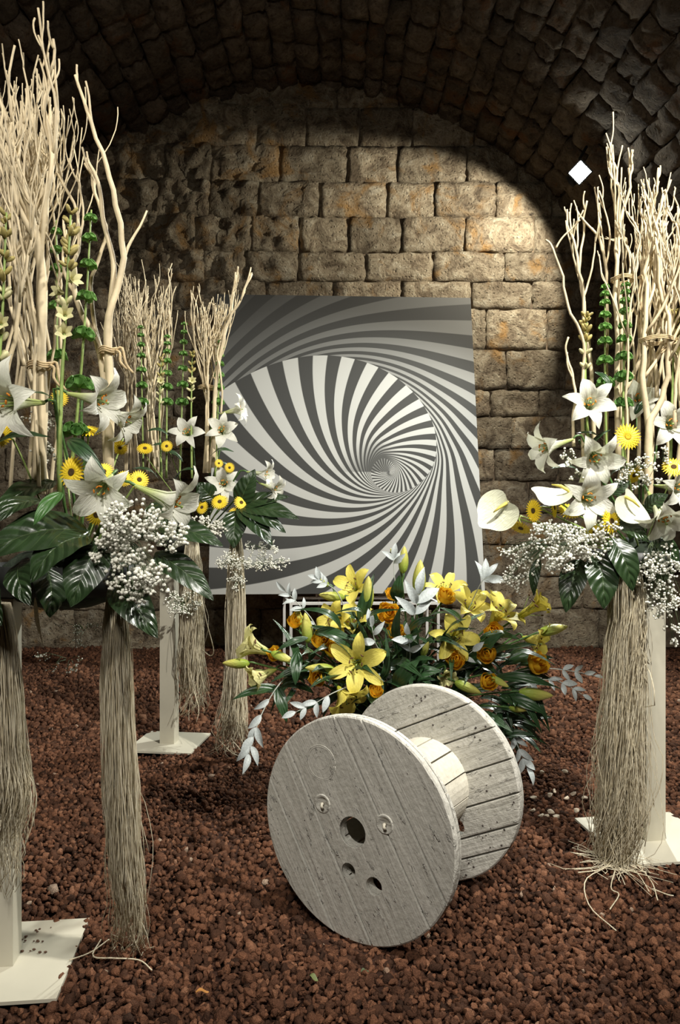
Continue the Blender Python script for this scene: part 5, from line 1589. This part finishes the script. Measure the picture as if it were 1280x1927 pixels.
RS = [(732, 1154, 3.34, 0.072, 'largest orange rose above the middle of the group'), (747, 1190, 3.27, 0.058, 'orange rose under the largest rose, left of the silver leaves'),
 (839, 1122, 3.42, 0.060, 'orange rose near the top right before the board'), (629, 1220, 3.24, 0.060, 'orange rose left of the largest lily, right of a pair'),
 (604, 1206, 3.28, 0.062, 'orange rose left of the largest lily, left of a pair'), (857, 1243, 3.20, 0.058, 'orange rose below the right open lily'),
 (917, 1232, 3.22, 0.058, 'orange rose right of the right open lily'), (919, 1282, 3.15, 0.055, 'orange rose low on the right beside a short bud'),
 (928, 1187, 3.35, 0.055, 'orange rose under the lily with raised stamens'), (1012, 1249, 3.22, 0.066, 'orange rose farthest right, under the turned lily'),
 (598, 1276, 3.18, 0.055, 'orange rose under the level pale bud'), (556, 1168, 3.44, 0.055, 'orange rose behind the upright green bud at left'),
 (741, 1117, 3.50, 0.050, 'small orange rose highest before the board'), (516, 1230, 3.27, 0.048, 'orange rose inside the pale lilies at the left end'),
 (707, 1300, 3.16, 0.045, 'orange rose mostly hidden behind the spool rim')]
for px, py, D, s, lab in RS:
    rose(px, py, D, (prng.uniform(-.35, .35), -0.75, prng.uniform(0.2, 0.8)), lab, FY + V((prng.uniform(-.15, .15), prng.uniform(-.08, .08), 0)), s)
SS = [
 (((760, 1260, 3.35), (772, 1200, 3.28), (782, 1150, 3.25), (788, 1118, 3.25)), (0.62, 0.8, 0.99), 0.115, 0.0, 'sprig of large silver leaves in the middle of the group'),
 (((730, 1290, 3.3), (718, 1235, 3.24), (706, 1208, 3.2), (700, 1180, 3.2)), (0.66, 0.82, 0.99), 0.085, 0.1, 'crumpled silver sprig right of the largest lily'),
 (((860, 1200, 3.5), (885, 1140, 3.45), (905, 1098, 3.42), (915, 1085, 3.42)), (0.75, 0.90, 0.99), 0.085, 0.0, 'silver sprig at the top right corner before the board'),
 (((750, 1180, 3.55), (745, 1110, 3.5), (741, 1068, 3.5), (742, 1050, 3.5)), (0.78, 0.9, 0.99), 0.070, 0.0, 'silver sprig beside the highest bud'),
 (((660, 1180, 3.5), (638, 1120, 3.45), (612, 1097, 3.42), (598, 1090, 3.42)), (0.62, 0.75, 0.88, 0.99), 0.055, 0.0, 'silver sprig at the upper left before the board'),
 (((610, 1220, 3.45), (590, 1170, 3.42), (560, 1135, 3.42), (537, 1112, 3.42)), (0.3, 0.55, 0.72, 0.86, 0.99), 0.060, 0.0, 'long silver sprig rising left of the board\'s metal frame'),
 (((660, 1290, 3.2), (625, 1305, 3.12), (590, 1325, 3.08), (556, 1340, 3.06)), (0.4, 0.6, 0.8, 0.99), 0.068, 0.3, 'silver sprig hanging before the gravel left of the spool'),
 (((560, 1250, 3.25), (520, 1295, 3.16), (492, 1345, 3.1), (478, 1385, 3.05), (468, 1420, 3.0)), (0.35, 0.5, 0.64, 0.76, 0.88, 0.99), 0.075, 0.5, 'trailing silver sprig hanging lowest at the left'),
 (((940, 1270, 3.3), (1010, 1258, 3.28), (1070, 1262, 3.26), (1120, 1272, 3.24)), (0.6, 0.74, 0.86, 0.99), 0.055, 0.2, 'silver sprig reaching farthest right over the gravel'),
 (((940, 1290, 3.25), (1000, 1280, 3.22), (1050, 1282, 3.2), (1098, 1308, 3.18)), (0.3, 0.55, 0.72, 0.86, 0.99), 0.058, 0.4, 'silver sprig under the farthest right one'),
 (((920, 1320, 3.3), (960, 1370, 3.25), (975, 1405, 3.2), (992, 1445, 3.18)), (0.5, 0.7, 0.85, 0.99), 0.07, 0.3, 'silver sprig hanging behind the spool\'s right rim'),
 (((820, 1300, 3.3), (860, 1250, 3.24), (890, 1225, 3.2)), (0.4, 0.7, 0.99), 0.06, 0.0, 'small silver sprig between the right roses'),
 (((770, 1290, 3.3), (772, 1230, 3.2), (768, 1195, 3.16)), (0.55, 0.8, 0.99), 0.075, 0.2, 'silver sprig hanging beside the stubby bud')]
for pts, lv, s, dr, lab in SS: silver_spray(pts, lv, s, lab, dr)
# dark foliage between the flowers
fg = random.Random(9)
for k in range(190):
    a = fg.uniform(-0.05, PI + 0.05)
    rr = fg.uniform(0.15, 0.95)
    px, py = 755 + math.cos(a) * 255 * rr + fg.uniform(-20, 20), 1320 - math.sin(a) * 190 * rr
    if k > 155: px, py = fg.uniform(905, 1000), fg.uniform(1290, 1400)
    D = fg.uniform(3.18, 3.5)
    p = at(px, py, D)
    c = FY + V((fg.uniform(-.2, .2), 0, 0.05))
    d = ((p - c).normalized() + V((fg.uniform(-.8, .8), fg.uniform(-.7, .2), fg.uniform(-.6, .5)))).normalized()
    up = V((fg.uniform(-.5, .5), -0.7, 0.8)); z = (up - d * up.dot(d)).normalized(); y = z.cross(d)
    M = Matrix.Translation(p - d * 0.06) @ Matrix((d, y, z)).transposed().to_4x4() @ Matrix.Scale(fg.uniform(0.13, 0.24), 4)
    near = min(YROOTS, key=lambda q: (q.matrix_basis.translation - p).length)        # each leaf grows on the nearest lily stem
    inst('leaf', fg.choice(LANCE), near, near.matrix_basis.inverted() @ M)
for b, t, w, lab in (((745, 1130, 3.45), (752, 1082, 3.4), 0.06, 'dark leaf on the stalk of the highest bud'), ((742, 1300, 3.2), (790, 1240, 3.12), 0.075, 'broad dark leaf above the spool\'s top edge'),
                     ((770, 1275, 3.2), (832, 1262, 3.14), 0.06, 'dark leaf curving right above the spool\'s top edge'), ((590, 1190, 3.3), (668, 1205, 3.2), 0.05, 'long dark leaf behind the pair of orange roses'),
                     ((560, 1225, 3.2), (556, 1290, 3.12), 0.05, 'dark leaf hanging under the upright green bud at left'), ((900, 1240, 3.3), (945, 1190, 3.2), 0.055, 'green leaf right of the roses on the right'),
                     ((940, 1310, 3.2), (1030, 1345, 3.1), 0.06, 'black leaf drooping right under the long bud'), ((930, 1275, 3.2), (1045, 1292, 3.12), 0.045, 'black leaf above the long bud at the right'),
                     ((960, 1290, 3.2), (1020, 1380, 3.1), 0.035, 'thin black leaf hanging below the long bud'), ((520, 1290, 3.2), (540, 1360, 3.15), 0.05, 'grey-green leaf hanging left of the spool'),
                     ((580, 1200, 3.25), (520, 1225, 3.2), 0.03, 'thin leaf arching left over the green bud')):
    big_leaf(b, t, w, lab, 'lily_leaf', M_LILYLEAF, group='lily leaves', arch=0.15, face=(0, -.8, .6))
MB().ball((0, -0.02, 0.33), 0.2, 12, 8, (1.7, 0.7, 0.9)).build('moss', M_BLACK, pot)

# ================================================================== litter on the gravel
M_PALE = plain('pale_pebble', (0.52, 0.44, 0.34), 0.9, 0.3, 40, 0.5)
pr = random.Random(4)
for k, (px, py) in enumerate(((1028, 1550), (1036, 1541), (1046, 1548), (1020, 1546), (1035, 1507), (1044, 1500), (1066, 1512), (1080, 1505), (1100, 1513), (1003, 1470), (1020, 1465), (1063, 1463), (1003, 1512), (1004, 1536), (1085, 1537))):
    D = 2030 / (py - 950)
    p = at(px, py, D); p.z = 0.028
    v_, f_ = shN[k % 10], fN
    me = MB().add([tuple(q * 0.016 * pr.uniform(0.8, 1.0)) for q in v_], [tuple(int(i) for i in q) for q in f_]).mesh('pale_pebble', M_PALE)
    tag(inst('pale_pebble', me, None, Matrix.Translation(p)), 'pale pebble scattered on the dark gravel between spool and right stand', 'pebble', 'pale pebbles beside the spool')
crumb = MB()
for k in range(26):                                          # crumbs of soil on the nearest base plate
    px, py = pr.uniform(28, 96), pr.uniform(1762, 1812)
    p = at(px, py, 2030 / (py - 950)); p.z = 0.030
    crumb.ball(p, pr.uniform(0.002, 0.005), 6, 4, (1.3, 1, 0.6))
tag(crumb.build('soil_crumbs', plain('brown_soil', (0.12, 0.065, 0.04), 0.95, 0.3, 60), None, True, (-0.97, 2.42, 0.03)), 'brown soil crumbs spilled on the nearest base plate', 'soil', None, 'stuff')
def scrap(px, py, name, label, mat, L, w, rz):
    D = 2030 / (py - 950)
    p = at(px, py, D); p.z = 0.034
    m = MB().grid(lambda u, v: V(((u - .5) * L, (v - .5) * w * math.sin(PI * (0.1 + 0.8 * u)), 0.006 * math.sin(u * 5) + 0.004 * abs(v - .5))), 6, 3)
    bm_ = m.mesh(name, mat)
    tag(inst(name, bm_, None, Matrix.Translation(p) @ Matrix.Rotation(rz, 4, 'Z')), label, 'litter')
scrap(590, 1862, 'leaf_scrap', 'torn green leaf scrap on the gravel below the spool', plain('fresh_leaf_scrap', (0.14, 0.17, 0.06), 0.6), 0.03, 0.018, -0.6)
scrap(687, 1849, 'leaf_scrap', 'small green leaf scrap on the gravel right of the torn one', plain('green_leaf_scrap', (0.09, 0.12, 0.06), 0.6), 0.026, 0.012, 0.5)
scrap(381, 1889, 'petal_scrap', 'curled orange petal lying in the foreground gravel', plain('dry_orange_petal', (0.50, 0.23, 0.06), 0.6), 0.036, 0.016, 0.3)
